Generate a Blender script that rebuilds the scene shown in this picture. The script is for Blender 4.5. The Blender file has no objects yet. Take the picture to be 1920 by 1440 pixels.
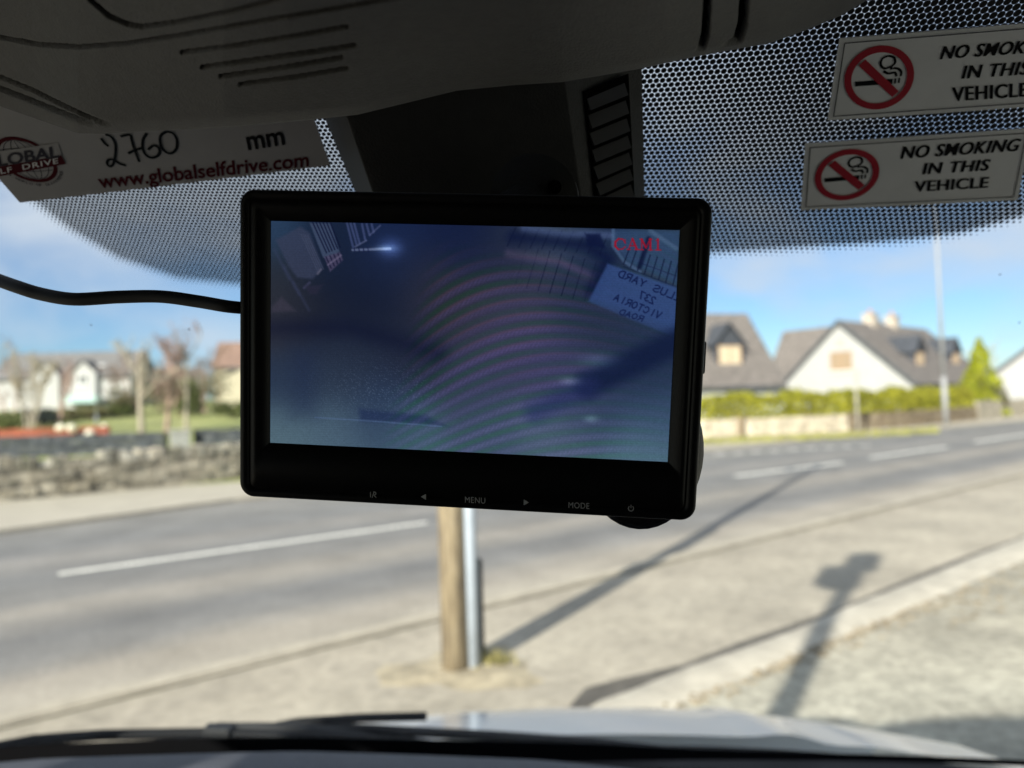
import bpy, bmesh, math, random
import numpy as np
from mathutils import Vector, Matrix
random.seed(7); RNG = np.random.default_rng(7)
SC = bpy.context.scene; COL = SC.collection

# ------------------------------------------------------------------ camera, sky, sun, exposure
FPX = 1400.0; PITCH = math.atan(45/1400); ROLL = math.radians(1.9); EYE = 1.95
R0 = np.array([1., 0, 0]); FW = np.array([0, math.cos(PITCH), math.sin(PITCH)]); U0 = np.cross(R0, FW)
UP = math.cos(ROLL)*U0 + math.sin(ROLL)*R0; RT = math.cos(ROLL)*R0 - math.sin(ROLL)*U0
CAMP = np.array([0, 0, EYE])
cam = bpy.data.cameras.new('camera'); camo = bpy.data.objects.new('camera', cam); COL.objects.link(camo)
M4 = Matrix.Identity(4)
for i in range(3):
    M4[i][0] = RT[i]; M4[i][1] = UP[i]; M4[i][2] = -FW[i]; M4[i][3] = CAMP[i]
camo.matrix_world = M4
cam.sensor_width = 36; cam.lens = FPX/1920*36; cam.clip_start = .02; cam.clip_end = 3000
cam.dof.use_dof = True; cam.dof.focus_distance = .385; cam.dof.aperture_fstop = 5.6
SC.camera = camo
EXPOSURE = 1.2
SUN_EL, SUN_AZ = math.radians(25), math.radians(210)
w = bpy.data.worlds.new("World"); SC.world = w; w.use_nodes = True
SC.view_settings.view_transform = 'Standard'; SC.view_settings.look = 'None'
SC.view_settings.exposure = EXPOSURE; SC.view_settings.gamma = 1
SC.cycles.use_denoising = True; SC.cycles.transparent_max_bounces = 32
SC.cycles.max_bounces = 10; SC.cycles.diffuse_bounces = 5; SC.cycles.caustics_reflective = False; SC.cycles.caustics_refractive = False
SC.cycles.sample_clamp_indirect = 4

def N(nt, typ, ins=None, **kw):
    n = nt.nodes.new(typ)
    for k, v in kw.items(): setattr(n, k, v)
    for k, v in (ins or {}).items():
        if hasattr(v, 'is_output'): nt.links.new(v, n.inputs[k])
        else: n.inputs[k].default_value = v
    return n
def math_(nt, op, a, b=None, c=None, clamp=False):
    ins = {0: a}
    if b is not None: ins[1] = b
    if c is not None: ins[2] = c
    return N(nt, 'ShaderNodeMath', ins, operation=op, use_clamp=clamp).outputs[0]
def mix(nt, fac, a, b, blend='MIX'):
    n = N(nt, 'ShaderNodeMix', data_type='RGBA', blend_type=blend)
    for k, v in ((0, fac), (6, a), (7, b)):
        if hasattr(v, 'is_output'): nt.links.new(v, n.inputs[k])
        else: n.inputs[k].default_value = v if k == 0 else (tuple(v)+(1,))[:4]
    return n.outputs[2]
def ramp(nt, fac, stops):
    n = N(nt, 'ShaderNodeValToRGB', {0: fac}); cr = n.color_ramp
    while len(cr.elements) < len(stops): cr.elements.new(.5)
    for e, (p, c) in zip(cr.elements, stops):
        e.position = p; e.color = (tuple(c)+(1,))[:4] if hasattr(c, '__len__') else (c, c, c, 1)
    return n.outputs[0]

nt = w.node_tree; bg = nt.nodes['Background']
sky = N(nt, 'ShaderNodeTexSky', sky_type='NISHITA', sun_disc=False, sun_elevation=SUN_EL, sun_rotation=SUN_AZ)
sky.air_density = 1.0; sky.dust_density = .1; sky.ozone_density = 3.0
tc = N(nt, 'ShaderNodeTexCoord')
mp = N(nt, 'ShaderNodeMapping', {'Vector': tc.outputs['Generated'], 'Scale': (1.0, 1.0, 2.2), 'Location': (.71, .42, .13)})
cn = N(nt, 'ShaderNodeTexNoise', {'Vector': mp.outputs[0], 'Scale': 3.2, 'Detail': 6.0, 'Roughness': .52, 'Distortion': .3})
cf = ramp(nt, cn.outputs[0], [(.47, 0.), (.66, 1.)])
sz = N(nt, 'ShaderNodeSeparateXYZ', {0: tc.outputs['Generated']}).outputs[2]
hi = ramp(nt, sz, [(.10, 0.), (.26, .38), (.45, .72)])      # more broken cloud overhead than near the horizon
cf = math_(nt, 'MINIMUM', math_(nt, 'ADD', math_(nt, 'MULTIPLY', cf, .7), hi), .9)
skyt = mix(nt, 1., sky.outputs[0], (.66, .80, .97), 'MULTIPLY')
skyc = mix(nt, cf, skyt, (4.9, 5.4, 6.2))
nt.links.new(skyc, bg.inputs[0]); bg.inputs[1].default_value = .062
sun = bpy.data.lights.new('sun', 'SUN'); sun.energy = 4.8; sun.angle = math.radians(.7); sun.color = (1, .945, .86)
suno = bpy.data.objects.new('sun', sun); COL.objects.link(suno)
SDIR = Vector((math.sin(SUN_AZ)*math.cos(SUN_EL), math.cos(SUN_AZ)*math.cos(SUN_EL), math.sin(SUN_EL)))
suno.rotation_euler = SDIR.to_track_quat('Z', 'Y').to_euler(); suno.location = (-10, -20, 20)

# ------------------------------------------------------------------ projection helpers (layout survey from the photo)
def ray(x, y): return FW + (x-960)/FPX*RT + (720-y)/FPX*UP
def at(x, y, Y): v = ray(x, y); return Vector(CAMP + v*Y/v[1])
def gp(x, y, z=0.): v = ray(x, y); return Vector(CAMP + v*(z-EYE)/v[2])
def zat(x, y, Y): return at(x, y, Y).z

# ------------------------------------------------------------------ object helpers
def link(o, parent=None):
    COL.objects.link(o)
    if parent is not None: o.parent = parent
    return o
def mesh(name, verts, faces, m, parent=None, smooth=False, mats=None):
    me = bpy.data.meshes.new(name); me.from_pydata([tuple(v) for v in verts], [], faces); me.update()
    for x in (mats or [m]): me.materials.append(x)
    if smooth: me.polygons.foreach_set('use_smooth', [True]*len(me.polygons))
    o = bpy.data.objects.new(name, me); return link(o, parent)
def tag(o, label, cat, group=None):
    o['label'] = label; o['category'] = cat
    if group: o['group'] = group
    return o
def thing(name, label, cat, loc=(0, 0, 0), rz=0, group=None):
    o = bpy.data.objects.new(name, None); COL.objects.link(o); o.location = loc; o.rotation_euler = (0, 0, rz)
    o.empty_display_size = .2
    return tag(o, label, cat, group)
def struct(o, kind='structure'): o['kind'] = kind; return o
class MB:
    def __init__(s): s.v = []; s.f = []
    def add(s, v, f): k = len(s.v); s.v += [Vector(p) for p in v]; s.f += [tuple(i+k for i in q) for q in f]; return s
    def box(s, a, b):
        x0, y0, z0 = a; x1, y1, z1 = b
        return s.add([(x0,y0,z0),(x1,y0,z0),(x1,y1,z0),(x0,y1,z0),(x0,y0,z1),(x1,y0,z1),(x1,y1,z1),(x0,y1,z1)],
                     [(0,3,2,1),(4,5,6,7),(0,1,5,4),(1,2,6,5),(2,3,7,6),(3,0,4,7)])
    def hexa(s, p):  # 8 points, bottom ring then top ring
        return s.add(p, [(0,3,2,1),(4,5,6,7),(0,1,5,4),(1,2,6,5),(2,3,7,6),(3,0,4,7)])
    def tube(s, pts, rad, n=8, cap=True):
        pts = [Vector(p) for p in pts]; rad = rad if hasattr(rad, '__len__') else [rad]*len(pts)
        k = len(s.v); up = Vector((0, 0, 1)); prev = None
        for i, p in enumerate(pts):
            t = (pts[min(i+1, len(pts)-1)] - pts[max(i-1, 0)]).normalized()
            a = (prev - t*prev.dot(t)) if prev is not None else t.orthogonal()
            if a.length < 1e-6: a = t.orthogonal()
            a.normalize(); prev = a; b = t.cross(a)
            for j in range(n):
                q = 2*math.pi*j/n; s.v.append(p + (a*math.cos(q)+b*math.sin(q))*rad[i])
        for i in range(len(pts)-1):
            for j in range(n):
                s.f.append((k+i*n+j, k+i*n+(j+1)%n, k+(i+1)*n+(j+1)%n, k+(i+1)*n+j))
        if cap:
            s.f.append(tuple(k+j for j in reversed(range(n)))); s.f.append(tuple(k+(len(pts)-1)*n+j for j in range(n)))
        return s
    def build(s, name, m, parent=None, smooth=False): return mesh(name, s.v, s.f, m, parent, smooth)
def bevel(o, wd=.01, seg=2):
    md = o.modifiers.new('bevel', 'BEVEL'); md.width = wd; md.segments = seg; md.limit_method = 'ANGLE'; return o
def grid_faces(nr, nc): return [(i*nc+j, i*nc+j+1, (i+1)*nc+j+1, (i+1)*nc+j) for i in range(nr-1) for j in range(nc-1)]

# ------------------------------------------------------------------ materials
def mat(name, base=(.5, .5, .5), rough=.6, metal=0., spec=.5, vary=0., scale=5., bump=0., bscale=None, coat=0., coords='Object', detail=4., dark=None):
    m = bpy.data.materials.new(name); m.use_nodes = True; nt = m.node_tree; p = nt.nodes['Principled BSDF']
    p.inputs['Base Color'].default_value = tuple(base)+(1,); p.inputs['Roughness'].default_value = rough
    p.inputs['Metallic'].default_value = metal; p.inputs['Specular IOR Level'].default_value = spec; p.inputs['Coat Weight'].default_value = coat
    tcn = N(nt, 'ShaderNodeTexCoord').outputs[coords]
    if vary:
        n = N(nt, 'ShaderNodeTexNoise', {'Vector': tcn, 'Scale': scale, 'Detail': detail, 'Roughness': .6})
        d = dark or tuple(c*(1-vary) for c in base); l = tuple(min(1, c*(1+vary)) for c in base)
        nt.links.new(ramp(nt, n.outputs[0], [(.3, d), (.7, l)]), p.inputs['Base Color'])
    if bump:
        n = N(nt, 'ShaderNodeTexNoise', {'Vector': tcn, 'Scale': bscale or scale*6, 'Detail': 3.})
        b = N(nt, 'ShaderNodeBump', {'Height': n.outputs[0], 'Strength': bump, 'Distance': .01}); nt.links.new(b.outputs[0], p.inputs['Normal'])
    return m
MT = {}
MT['plastic'] = mat('interior_plastic', (.10, .10, .099), .6, spec=.25, vary=.08, scale=180, bump=.25, bscale=900)
MT['trim'] = mat('dark_trim', (.018, .018, .019), .55, spec=.3, vary=.1, scale=120, bump=.2, bscale=800)
MT['seam'] = mat('black_gap', (.004, .004, .004), .9, spec=0)
MT['dash'] = mat('dash_plastic', (.075, .078, .092), .65, spec=.3, vary=.1, scale=60, bump=.3, bscale=700)
MT['cabin'] = mat('cabin_lining', (.03, .03, .03), .8, vary=.1, scale=20)
MT['rubber'] = mat('black_rubber', (.007, .007, .008), .6, spec=.2)
MT['monitor'] = mat('monitor_plastic', (.005, .005, .006), .4, spec=.22, vary=.15, scale=300)
MT['label_ink'] = mat('printed_grey', (.45, .45, .46), .6)
MT['white_paint'] = mat('white_paint', (.80, .83, .87), .25, coat=.6, vary=.02, scale=8)
MT['sticker'] = mat('sticker_vinyl', (.78, .79, .82), .4, vary=.03, scale=60)
MT['sticker_grey'] = mat('sticker_grey', (.36, .36, .375), .45, vary=.03, scale=60)
MT['insect'] = mat('dried_insect', (.30, .29, .26), .8)
MT['red_ink'] = mat('red_ink', (.42, .012, .03), .45)
MT['maroon_ink'] = mat('maroon_ink', (.07, .004, .010), .45, spec=.08)
MT['black_ink'] = mat('black_ink', (.006, .006, .007), .5, spec=.08)
MT['grey_ink'] = mat('grey_ink', (.05, .05, .065), .5, spec=.08)
MT['pen_ink'] = mat('pen_ink', (.006, .010, .014), .5, spec=.08)

# ================================================================== GROUND
RD = Vector((.77, .638, 0)).normalized(); RN = Vector((-RD.y, RD.x, 0)); PHI = math.atan2(RD.y, RD.x)
def rw(t, n, z=0): return RD*t + RN*n + Vector((0, 0, z))
def hill(x, y):
    if y < 18: return 0.
    k = -x/max(y, 1); f = min(1, max(0, (k-.02)/.34)); f = f*f*(3-2*f)
    return f*float(np.interp(y, [18, 24, 35, 45, 55, 70, 90, 130, 260], [0, .25, .45, 1.1, 1.8, 2.7, 3.9, 5.2, 8]))
xs = sorted(set(list(np.arange(-90, 70, 4.)) + list(np.linspace(-900, -90, 14)) + list(np.linspace(70, 900, 14))))
ys = sorted(set(list(np.arange(0, 140, 4.)) + list(np.linspace(-400, 0, 8)) + list(np.linspace(140, 1800, 14))))
m_grass = bpy.data.materials.new('lawn_grass'); m_grass.use_nodes = True
nt = m_grass.node_tree; p = nt.nodes['Principled BSDF']; oc = N(nt, 'ShaderNodeTexCoord').outputs['Object']
n1 = N(nt, 'ShaderNodeTexNoise', {'Vector': oc, 'Scale': .25, 'Detail': 5.}); n2 = N(nt, 'ShaderNodeTexNoise', {'Vector': oc, 'Scale': 4., 'Detail': 4.})
c1 = ramp(nt, n1.outputs[0], [(.35, (.19, .205, .06)), (.55, (.25, .255, .085)), (.7, (.33, .29, .14))])
nt.links.new(mix(nt, .5, c1, ramp(nt, n2.outputs[0], [(.3, (.14, .17, .035)), (.7, (.30, .32, .09))])), p.inputs['Base Color']); p.inputs['Roughness'].default_value = .9
struct(mesh('ground', [(x, y, hill(x, y)-.06) for y in ys for x in xs], grid_faces(len(ys), len(xs)), m_grass, smooth=True))

def strip_mat(name, stops, n0, n1, grain=.14, bump=.5, gscale=22., patch=.15):
    """stops: (n in metres across the road, colour); object coordinates are metres along / across the road"""
    m = bpy.data.materials.new(name); m.use_nodes = True; nt = m.node_tree; p = nt.nodes['Principled BSDF']
    oc = N(nt, 'ShaderNodeTexCoord').outputs['Object']; sp = N(nt, 'ShaderNodeSeparateXYZ', {0: oc})
    wob = N(nt, 'ShaderNodeTexNoise', {'Vector': N(nt, 'ShaderNodeMapping', {'Vector': oc, 'Scale': (.25, 1, 1)}).outputs[0], 'Scale': 1.3, 'Detail': 5.})
    yy = math_(nt, 'ADD', sp.outputs[1], math_(nt, 'MULTIPLY', math_(nt, 'SUBTRACT', wob.outputs[0], .5), .9))
    fac = math_(nt, 'DIVIDE', math_(nt, 'SUBTRACT', yy, n0), n1-n0)
    c = ramp(nt, fac, [((n-n0)/(n1-n0), col) for n, col in stops])
    g = N(nt, 'ShaderNodeTexNoise', {'Vector': oc, 'Scale': gscale, 'Detail': 5., 'Roughness': .75})
    pt = N(nt, 'ShaderNodeTexNoise', {'Vector': oc, 'Scale': .9, 'Detail': 6., 'Roughness': .6})
    c = mix(nt, 1., c, ramp(nt, g.outputs[0], [(.3, 1-grain), (.7, 1+grain)]), 'MULTIPLY')
    c = mix(nt, 1., c, ramp(nt, pt.outputs[0], [(.3, 1-patch), (.7, 1+patch)]), 'MULTIPLY')
    nt.links.new(c, p.inputs['Base Color']); p.inputs['Roughness'].default_value = .85; p.inputs['Specular IOR Level'].default_value = .25
    b = N(nt, 'ShaderNodeBump', {'Height': g.outputs[0], 'Strength': bump, 'Distance': .01}); nt.links.new(b.outputs[0], p.inputs['Normal'])
    return m
def sheet(name, outline_tn, z, m, thick=.0):
    v = [Vector((t, n, z)) for t, n in outline_tn]; k = len(v)
    if thick:
        vv = v + [q - Vector((0, 0, thick)) for q in v]
        f = [tuple(range(k))] + [(i, i+k, (i+1) % k+k, (i+1) % k) for i in range(k)]
    else: vv, f = v, [tuple(range(k))]
    o = mesh(name, vv, f, m); o.rotation_euler = (0, 0, PHI); return struct(o)
def tn(P): return (P.dot(RD), P.dot(RN))
NK = 6.05     # near kerb line; the far kerb bulges into a side-road mouth
far_kerb = [(-60, 15.6), (-2, 15.6), (1.3, 16.1), (6, 17.4), (11, 18.0), (25, 18.0), (36, 17.8), (44, 17.3), (56, 16.6), (120, 13.2), (400, 0)]
ASP = (.165, .161, .154); DUST = (.225, .205, .175); MID = (.185, .175, .158)
m_road = strip_mat('asphalt', [(5.9, (.34, .305, .245)), (6.7, (.31, .275, .225)), (7.4, (.20, .19, .175)), (8.1, (.155, .15, .143)), (9.2, (.265, .24, .205)), (9.9, (.19, .18, .165)), (11.3, ASP), (12.6, (.225, .21, .19)), (13.6, ASP), (16.5, (.20, .19, .172))], 5.5, 18.5, grain=.2, patch=.2, gscale=14.)
sheet('road', [(-60, NK-.1), (400, NK-.1)] + [(t, n+.1) for t, n in reversed(far_kerb)], 0, m_road)
m_pave = strip_mat('pavement_dust', [(-8, (.325, .29, .225)), (2, (.345, .305, .24)), (4.5, (.365, .325, .255)), (5.5, (.34, .30, .235)), (5.9, (.31, .275, .21))], -8, 6.2, grain=.24, patch=.2, gscale=9.)
sheet('pavement', [(-60, -60), (200, -60), (200, NK-.28), (-60, NK-.28)], .03, m_pave)
m_kerb = mat('kerb_concrete', (.38, .335, .26), .85, vary=.18, scale=3., bump=.4, bscale=40)
sheet('kerb', [(-60, NK-.16), (200, NK-.16), (200, NK), (-60, NK)], .042, m_kerb, .06)
m_joint = mat('joint_dirt', (.285, .25, .195), .95, vary=.45, scale=2.5, bump=.5, bscale=40)
sheet('kerb_joint', [(-60, NK-.235), (200, NK-.235), (200, NK-.185), (-60, NK-.185)], .034, m_joint)
sheet('gutter', [(-60, NK+.002), (200, NK+.002), (200, NK+.07), (-60, NK+.07)], .005, m_joint)
m_fpath = strip_mat('far_path_dust', [(14, (.36, .32, .25)), (17, (.40, .36, .29)), (23, (.36, .33, .26))], 14, 25, grain=.08, patch=.12)
wall_line = [(-60, 22.3), (1.5, 22.4), (8, 22.9), (26, 25), (34, 24.3), (42, 22.0), (52, 20.4), (70, 20.2), (200, 20)]
sheet('far_pavement', far_kerb[:-1] + list(reversed([(t, n-.25) for t, n in wall_line])), .07, m_fpath)
fk = far_kerb[:-1]
sheet('far_kerb', fk + [(t, n+.16) for t, n in reversed(fk)], .085, m_kerb, .1)
# painted lines
m_line = mat('road_paint', (.80, .77, .68), .7, vary=.12, scale=3.5, bump=.3, bscale=60, detail=8)
def dash(name, t0, t1, n, wd=.13):
    struct(sheet(name, [(t0, n-wd/2), (t1, n-wd/2), (t1, n+wd/2), (t0, n+wd/2)], .006, m_line))
P0, P1 = tn(gp(110, 1077)), tn(gp(800, 980))
def seg(name, a, b, wd=.14):
    a, b = tn(gp(*a)), tn(gp(*b)); a = Vector(a); b = Vector(b); d = (b-a).normalized(); q = Vector((-d.y, d.x))*wd/2
    struct(sheet(name, [tuple(a-q), tuple(b-q), tuple(b+q), tuple(a+q)], .006, m_line))
seg('centre_line', (110, 1077), (800, 980), .16)
for a, b in [((1378, 893), (1580, 868)), ((1632, 858), (1776, 838)), ((1826, 829), (1935, 813)), ((1990, 806), (2080, 795))]: seg('centre_line', a, b, .22)
for k in range(9):
    x = 1340+k*34; y = 852-k*2.0
    seg('give_way_line', (x, y), (x+20, y-1.2), .3)
# concrete edging on the forecourt with a dark strip along its far edge
top = [gp(*q, z=.13) for q in [(1085, 1322), (1125, 1300), (1180, 1275), (1290, 1238), (1390, 1203), (1490, 1165), (1590, 1128), (1715, 1078), (1815, 1038), (1935, 995), (2150, 905)]]
bot = [gp(*q, z=.13) for q in [(1100, 1345), (1150, 1332), (1205, 1315), (1310, 1272), (1415, 1230), (1520, 1188), (1625, 1148), (1755, 1095), (1860, 1052), (1985, 1003), (2200, 912)]]
v = []
for i, (a, b) in enumerate(zip(top, bot)):
    j = .015*math.sin(i*2.3); c = (a-b)*.12
    v += [Vector((a.x, a.y, .0))+c*1.5, Vector((a.x, a.y, .075+j)), Vector((a.x, a.y, .09+j))-c, Vector((b.x, b.y, .075+j))+c*2, Vector((b.x, b.y, .045))-c, Vector((b.x, b.y, .0))-c*3]
f = [(i*6+j, i*6+j+1, (i+1)*6+j+1, (i+1)*6+j) for i in range(len(top)-1) for j in range(5)] + [(5, 4, 3, 2, 1, 0)]
m_edge = mat('edging_concrete', (.43, .39, .315), .9, vary=.22, scale=4., bump=.6, bscale=30)
struct(mesh('forecourt_edging', v, f, m_edge, smooth=True))
gd = []  # flat strip beyond the edging, much darker than the pavement
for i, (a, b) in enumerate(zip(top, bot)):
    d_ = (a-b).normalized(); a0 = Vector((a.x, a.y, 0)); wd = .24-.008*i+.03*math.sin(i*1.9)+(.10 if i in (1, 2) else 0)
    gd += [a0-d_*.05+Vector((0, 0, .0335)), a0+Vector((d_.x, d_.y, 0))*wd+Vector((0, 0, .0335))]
struct(mesh('edging_dark_strip', gd, [(2*i, 2*i+1, 2*i+3, 2*i+2) for i in range(len(top)-1)], mat('edging_dark_strip', (.09, .08, .065), .95, vary=.35, scale=5., bump=.6, bscale=40)))
m_fore = strip_mat('forecourt_asphalt', [(-12, (.33, .32, .26)), (0, (.365, .355, .29)), (3, (.38, .365, .295)), (6, (.345, .315, .245))], -12, 6, grain=.42, patch=.3, gscale=11.)
fo = [tuple(gp(*q).xy) for q in [(1010, 1420), (1180, 1345), (1330, 1283), (1540, 1200), (1770, 1110), (1990, 1020), (2300, 905)]]
fv = [Vector((x, y, .034)) for x, y in fo] + [Vector((40, 20, .034)), Vector((40, -40, .034)), Vector((.2, -40, .034)), Vector((.2, 3.2, .034))]
struct(mesh('forecourt', fv, [tuple(reversed(range(len(fv))))], m_fore))
# loose grit and mud swept against the edging
m_mud = mat('mud', (.20, .165, .11), .95, vary=.5, scale=9., bump=.8, bscale=30)
mv, mf = [], []
for k in range(520):
    s = random.random(); x = 1180+s*800; y0 = np.interp(x, [1180, 1330, 1540, 1770, 1990], [1345, 1285, 1203, 1115, 1022])
    y = y0 + abs(random.gauss(0, 14)) + (random.random()*60 if (x > 1780 and random.random() < .6) else 0)
    P = gp(x, y, .036); r = random.uniform(.012, .045); k0 = len(mv); h = r*random.uniform(.3, .7); a0 = random.random()*6
    mv += [P+Vector((math.cos(a0+i*1.257)*r, math.sin(a0+i*1.257)*r*.7, 0)) for i in range(5)] + [P+Vector((0, 0, h))]
    mf += [(k0+i, k0+(i+1) % 5, k0+5) for i in range(5)]
struct(mesh('loose_grit', mv, mf, m_mud), 'stuff')

# ================================================================== VEGETATION HELPERS
def leaf_cards(mb, pts, size, rng, flat=0.):
    for P in pts:
        s = size*rng.uniform(.5, 1.3); a = Vector(rng.normal(size=3)); a.normalize(); b = a.orthogonal().normalized()
        b = Matrix.Rotation(rng.uniform(0, 6.28), 3, a) @ b; c = a.cross(b)
        mb.add([P-b*s*.5, P+c*s*.32, P+b*s*.5, P-c*s*.32], [(0, 1, 2, 3)])
def leaf_mat(name, cols, scale=1.2):
    m = bpy.data.materials.new(name); m.use_nodes = True; nt = m.node_tree; p = nt.nodes['Principled BSDF']
    g = N(nt, 'ShaderNodeNewGeometry'); r = ramp(nt, g.outputs['Random Per Island'], [(i/(len(cols)-1), c) for i, c in enumerate(cols)])
    oc = N(nt, 'ShaderNodeTexCoord').outputs['Object']; n = N(nt, 'ShaderNodeTexNoise', {'Vector': oc, 'Scale': scale, 'Detail': 3.})
    nt.links.new(mix(nt, 1., r, ramp(nt, n.outputs[0], [(.3, .65), (.7, 1.3)]), 'MULTIPLY'), p.inputs['Base Color'])
    p.inputs['Roughness'].default_value = .8; p.inputs['Specular IOR Level'].default_value = .06
    return m
m_hedge = leaf_mat('hedge_leaves', [(.13, .14, .012), (.23, .225, .018), (.30, .28, .028), (.17, .18, .015)])
m_conifer = leaf_mat('golden_conifer_leaves', [(.12, .15, .008), (.25, .27, .012), (.33, .33, .025)])
m_brush = leaf_mat('brown_brush', [(.10, .085, .04), (.16, .13, .07), (.12, .12, .05), (.07, .08, .03)])
m_olive = leaf_mat('olive_shrub', [(.06, .075, .025), (.11, .12, .04), (.08, .10, .03)])
m_dark = leaf_mat('dark_evergreen', [(.025, .035, .028), (.045, .055, .045), (.035, .04, .04)])
m_bark_pale = mat('pale_bark', (.33, .285, .215), .9, vary=.25, scale=3.)
m_bark_pink = mat('pinkish_bark', (.32, .22, .17), .9, vary=.25, scale=3.)
m_twig_pink = mat('pink_twigs', (.30, .20, .16), .9, vary=.2, scale=1.)
m_twig_pale = mat('pale_twigs', (.40, .35, .26), .9, vary=.2, scale=1.)
m_twig_brown = mat('brown_twigs', (.20, .13, .085), .9, vary=.25, scale=1.)

def bare_tree(name, label, base, H, seed, bark, twigm, spread=.35, stems=1, trunk_r=.12, lean=(0, 0), up=.55, dens=1., clear=.25, wob=.13, group='bare trees behind the roadside wall'):
    rng = np.random.default_rng(seed); t = thing(name, label, 'tree', base, 0, group)
    tr, tw = MB(), MB()
    def branch(mb, p, d, L, r, lvl):
        pts = [p]; n = 4
        for i in range(n):
            d = (d + Vector(rng.normal(size=3))*(wob if lvl == 0 else .15) + Vector((0, 0, up*.12))).normalized(); p = p + d*L/n; pts.append(p)
        mb.tube(pts, [r*(1-.16*i) for i in range(n+1)], 5 if lvl < 2 else 3, cap=False)
        if lvl >= 4: return
        kids = int((6 if lvl == 0 else 5)*dens + rng.uniform(0, 1.5))
        for k in range(kids):
            s = rng.uniform(clear if lvl == 0 else .2, 1.); i = min(n-1, int(s*n)); q = pts[i].lerp(pts[i+1], s*n-i)
            axis = d.orthogonal(); axis.rotate(Matrix.Rotation(rng.uniform(0, 6.28), 3, d))
            dd = (d + axis*spread*rng.uniform(.8, 2.0) + Vector((0, 0, up*.3))).normalized()
            branch(tw if lvl >= 1 else tr, q, dd, L*rng.uniform(.34, .6)*(1-.25*s), max(.013, r*.45), lvl+1)
    for s in range(stems):
        a = rng.uniform(0, 6.28)
        d0 = Vector((lean[0], lean[1], 1)) + (Vector((math.cos(a), math.sin(a), 0))*spread*.8 if stems > 1 else Vector())
        branch(tr, Vector((rng.uniform(-.08, .08) if stems > 1 else 0, 0, -.1)), d0.normalized(), H*(.75 if stems == 1 else .62), trunk_r, 0)
    tr.build('trunk', bark, t, True); tw.build('crown', twigm, t, True)
    return t
def shrub(name, label, base, rx, ry, h, m, n, seed, size=.22, group=None, stemm=None):
    rng = np.random.default_rng(seed); t = thing(name, label, 'shrub', base, 0, group); mb = MB(); pts = []
    lobes = [(Vector((rng.uniform(-.6, .6)*rx, rng.uniform(-.6, .6)*ry, rng.uniform(.3, .75)*h)), rng.uniform(.35, .6)) for _ in range(9)]
    while len(pts) < n:
        c, s = lobes[rng.integers(9)]; v = Vector(rng.normal(size=3)); v.normalize(); v *= rng.uniform(.5, 1.05)
        q = c + Vector((v.x*rx*s, v.y*ry*s, v.z*h*s*.75))
        if q.z > .02: pts.append(q)
    leaf_cards(mb, pts, size, rng); mb.build('foliage', m, t)
    st = MB()
    for k in range(5): st.tube([(rng.uniform(-.1, .1)*rx, 0, 0), (rng.uniform(-.5, .5)*rx, rng.uniform(-.4, .4)*ry, h*.6)], [.04, .015], 5)
    st.build('stem', stemm or m_bark_pink, t, True)
    return t

# ================================================================== WALLS, LEFT BACKGROUND
def stone_wall(name, label, line, h, thick, m, seed, course=.16, length=.34, coping=True, zf=None, rough=.04):
    rng = np.random.default_rng(seed); t = thing(name, label, 'wall', (0, 0, 0)); mb, cp = MB(), MB()
    def block(mb, P, d, nrm, L, T, z0, z1):
        j = lambda s=.018: Vector(rng.uniform(-s, s, 3))
        a = P - nrm*T/2; r = rough
        off = nrm*rng.uniform(-r, r)
        i = .012
        q = [a+off+d*i, a+off+d*(L-i), a+nrm*T+d*(L-i), a+nrm*T+d*i]
        mb.hexa([p+Vector((0, 0, z0+i*.5))+j() for p in q] + [p+Vector((0, 0, z1-i*.5))+j() for p in q])
    for (t0, n0), (t1, n1) in zip(line[:-1], line[1:]):
        A, B = rw(t0, n0), rw(t1, n1); D = (B-A); Lw = D.length; D.normalize(); nr = Vector((-D.y, D.x, 0))
        z = 0; row = 0
        while z < h-.02:
            c = course*rng.uniform(.75, 1.3); c = min(c, h-z); s = -rng.uniform(0, length)
            while s < Lw:
                L = length*rng.uniform(.6, 1.6); P = A+D*max(s, 0); g = (zf(P.x, P.y) if zf else 0)
                block(mb, P, D, nr, min(L, Lw-s) if s >= 0 else L+s, thick, g+z-.05*(z == 0), g+z+c); s += L
            z += c
        if coping:
            s = 0
            while s < Lw:
                L = rng.uniform(.1, .3); P = A+D*s; g = (zf(P.x, P.y) if zf else 0)
                block(cp, P, D, nr, L, thick*1.05, g+h, g+h+rng.uniform(.14, .34)); s += L*1.05
    mb.build('masonry', m, t)
    if coping: cp.build('coping', MT['coping'], t)
    return t
def stone_mat(name, cols):
    m = leaf_mat(name, cols, 3.); p = m.node_tree.nodes['Principled BSDF']; p.inputs['Roughness'].default_value = .9; return m
m_rubble = stone_mat('rubble_stone', [(.22, .195, .145), (.32, .285, .215), (.17, .155, .12), (.40, .36, .28), (.26, .23, .175)])
MT['coping'] = stone_mat('coping_stone', [(.22, .20, .15), (.40, .36, .29), (.17, .16, .12), (.46, .43, .36)])
m_slate = stone_mat('dark_rubble', [(.035, .04, .045), (.06, .065, .07), (.045, .05, .052), (.085, .09, .09)])
m_brown = stone_mat('brown_brick', [(.17, .13, .085), (.23, .18, .12), (.14, .11, .07), (.28, .23, .16)])
m_pale = stone_mat('pale_blocks', [(.44, .38, .28), (.50, .44, .33), (.40, .35, .26)])
stone_wall('stone_wall', 'rough fieldstone wall with upright coping stones beyond the far pavement, left of the monitor', [(-26, 22.3), (1.5, 22.4), (8, 22.9), (17, 24)], .86, .5, m_rubble, 3)
dw0, dw1 = [tn(at(x, 840, 35)) for x in (-330, 312)]
gz = lambda x, y: hill(x, y)-.08
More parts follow.
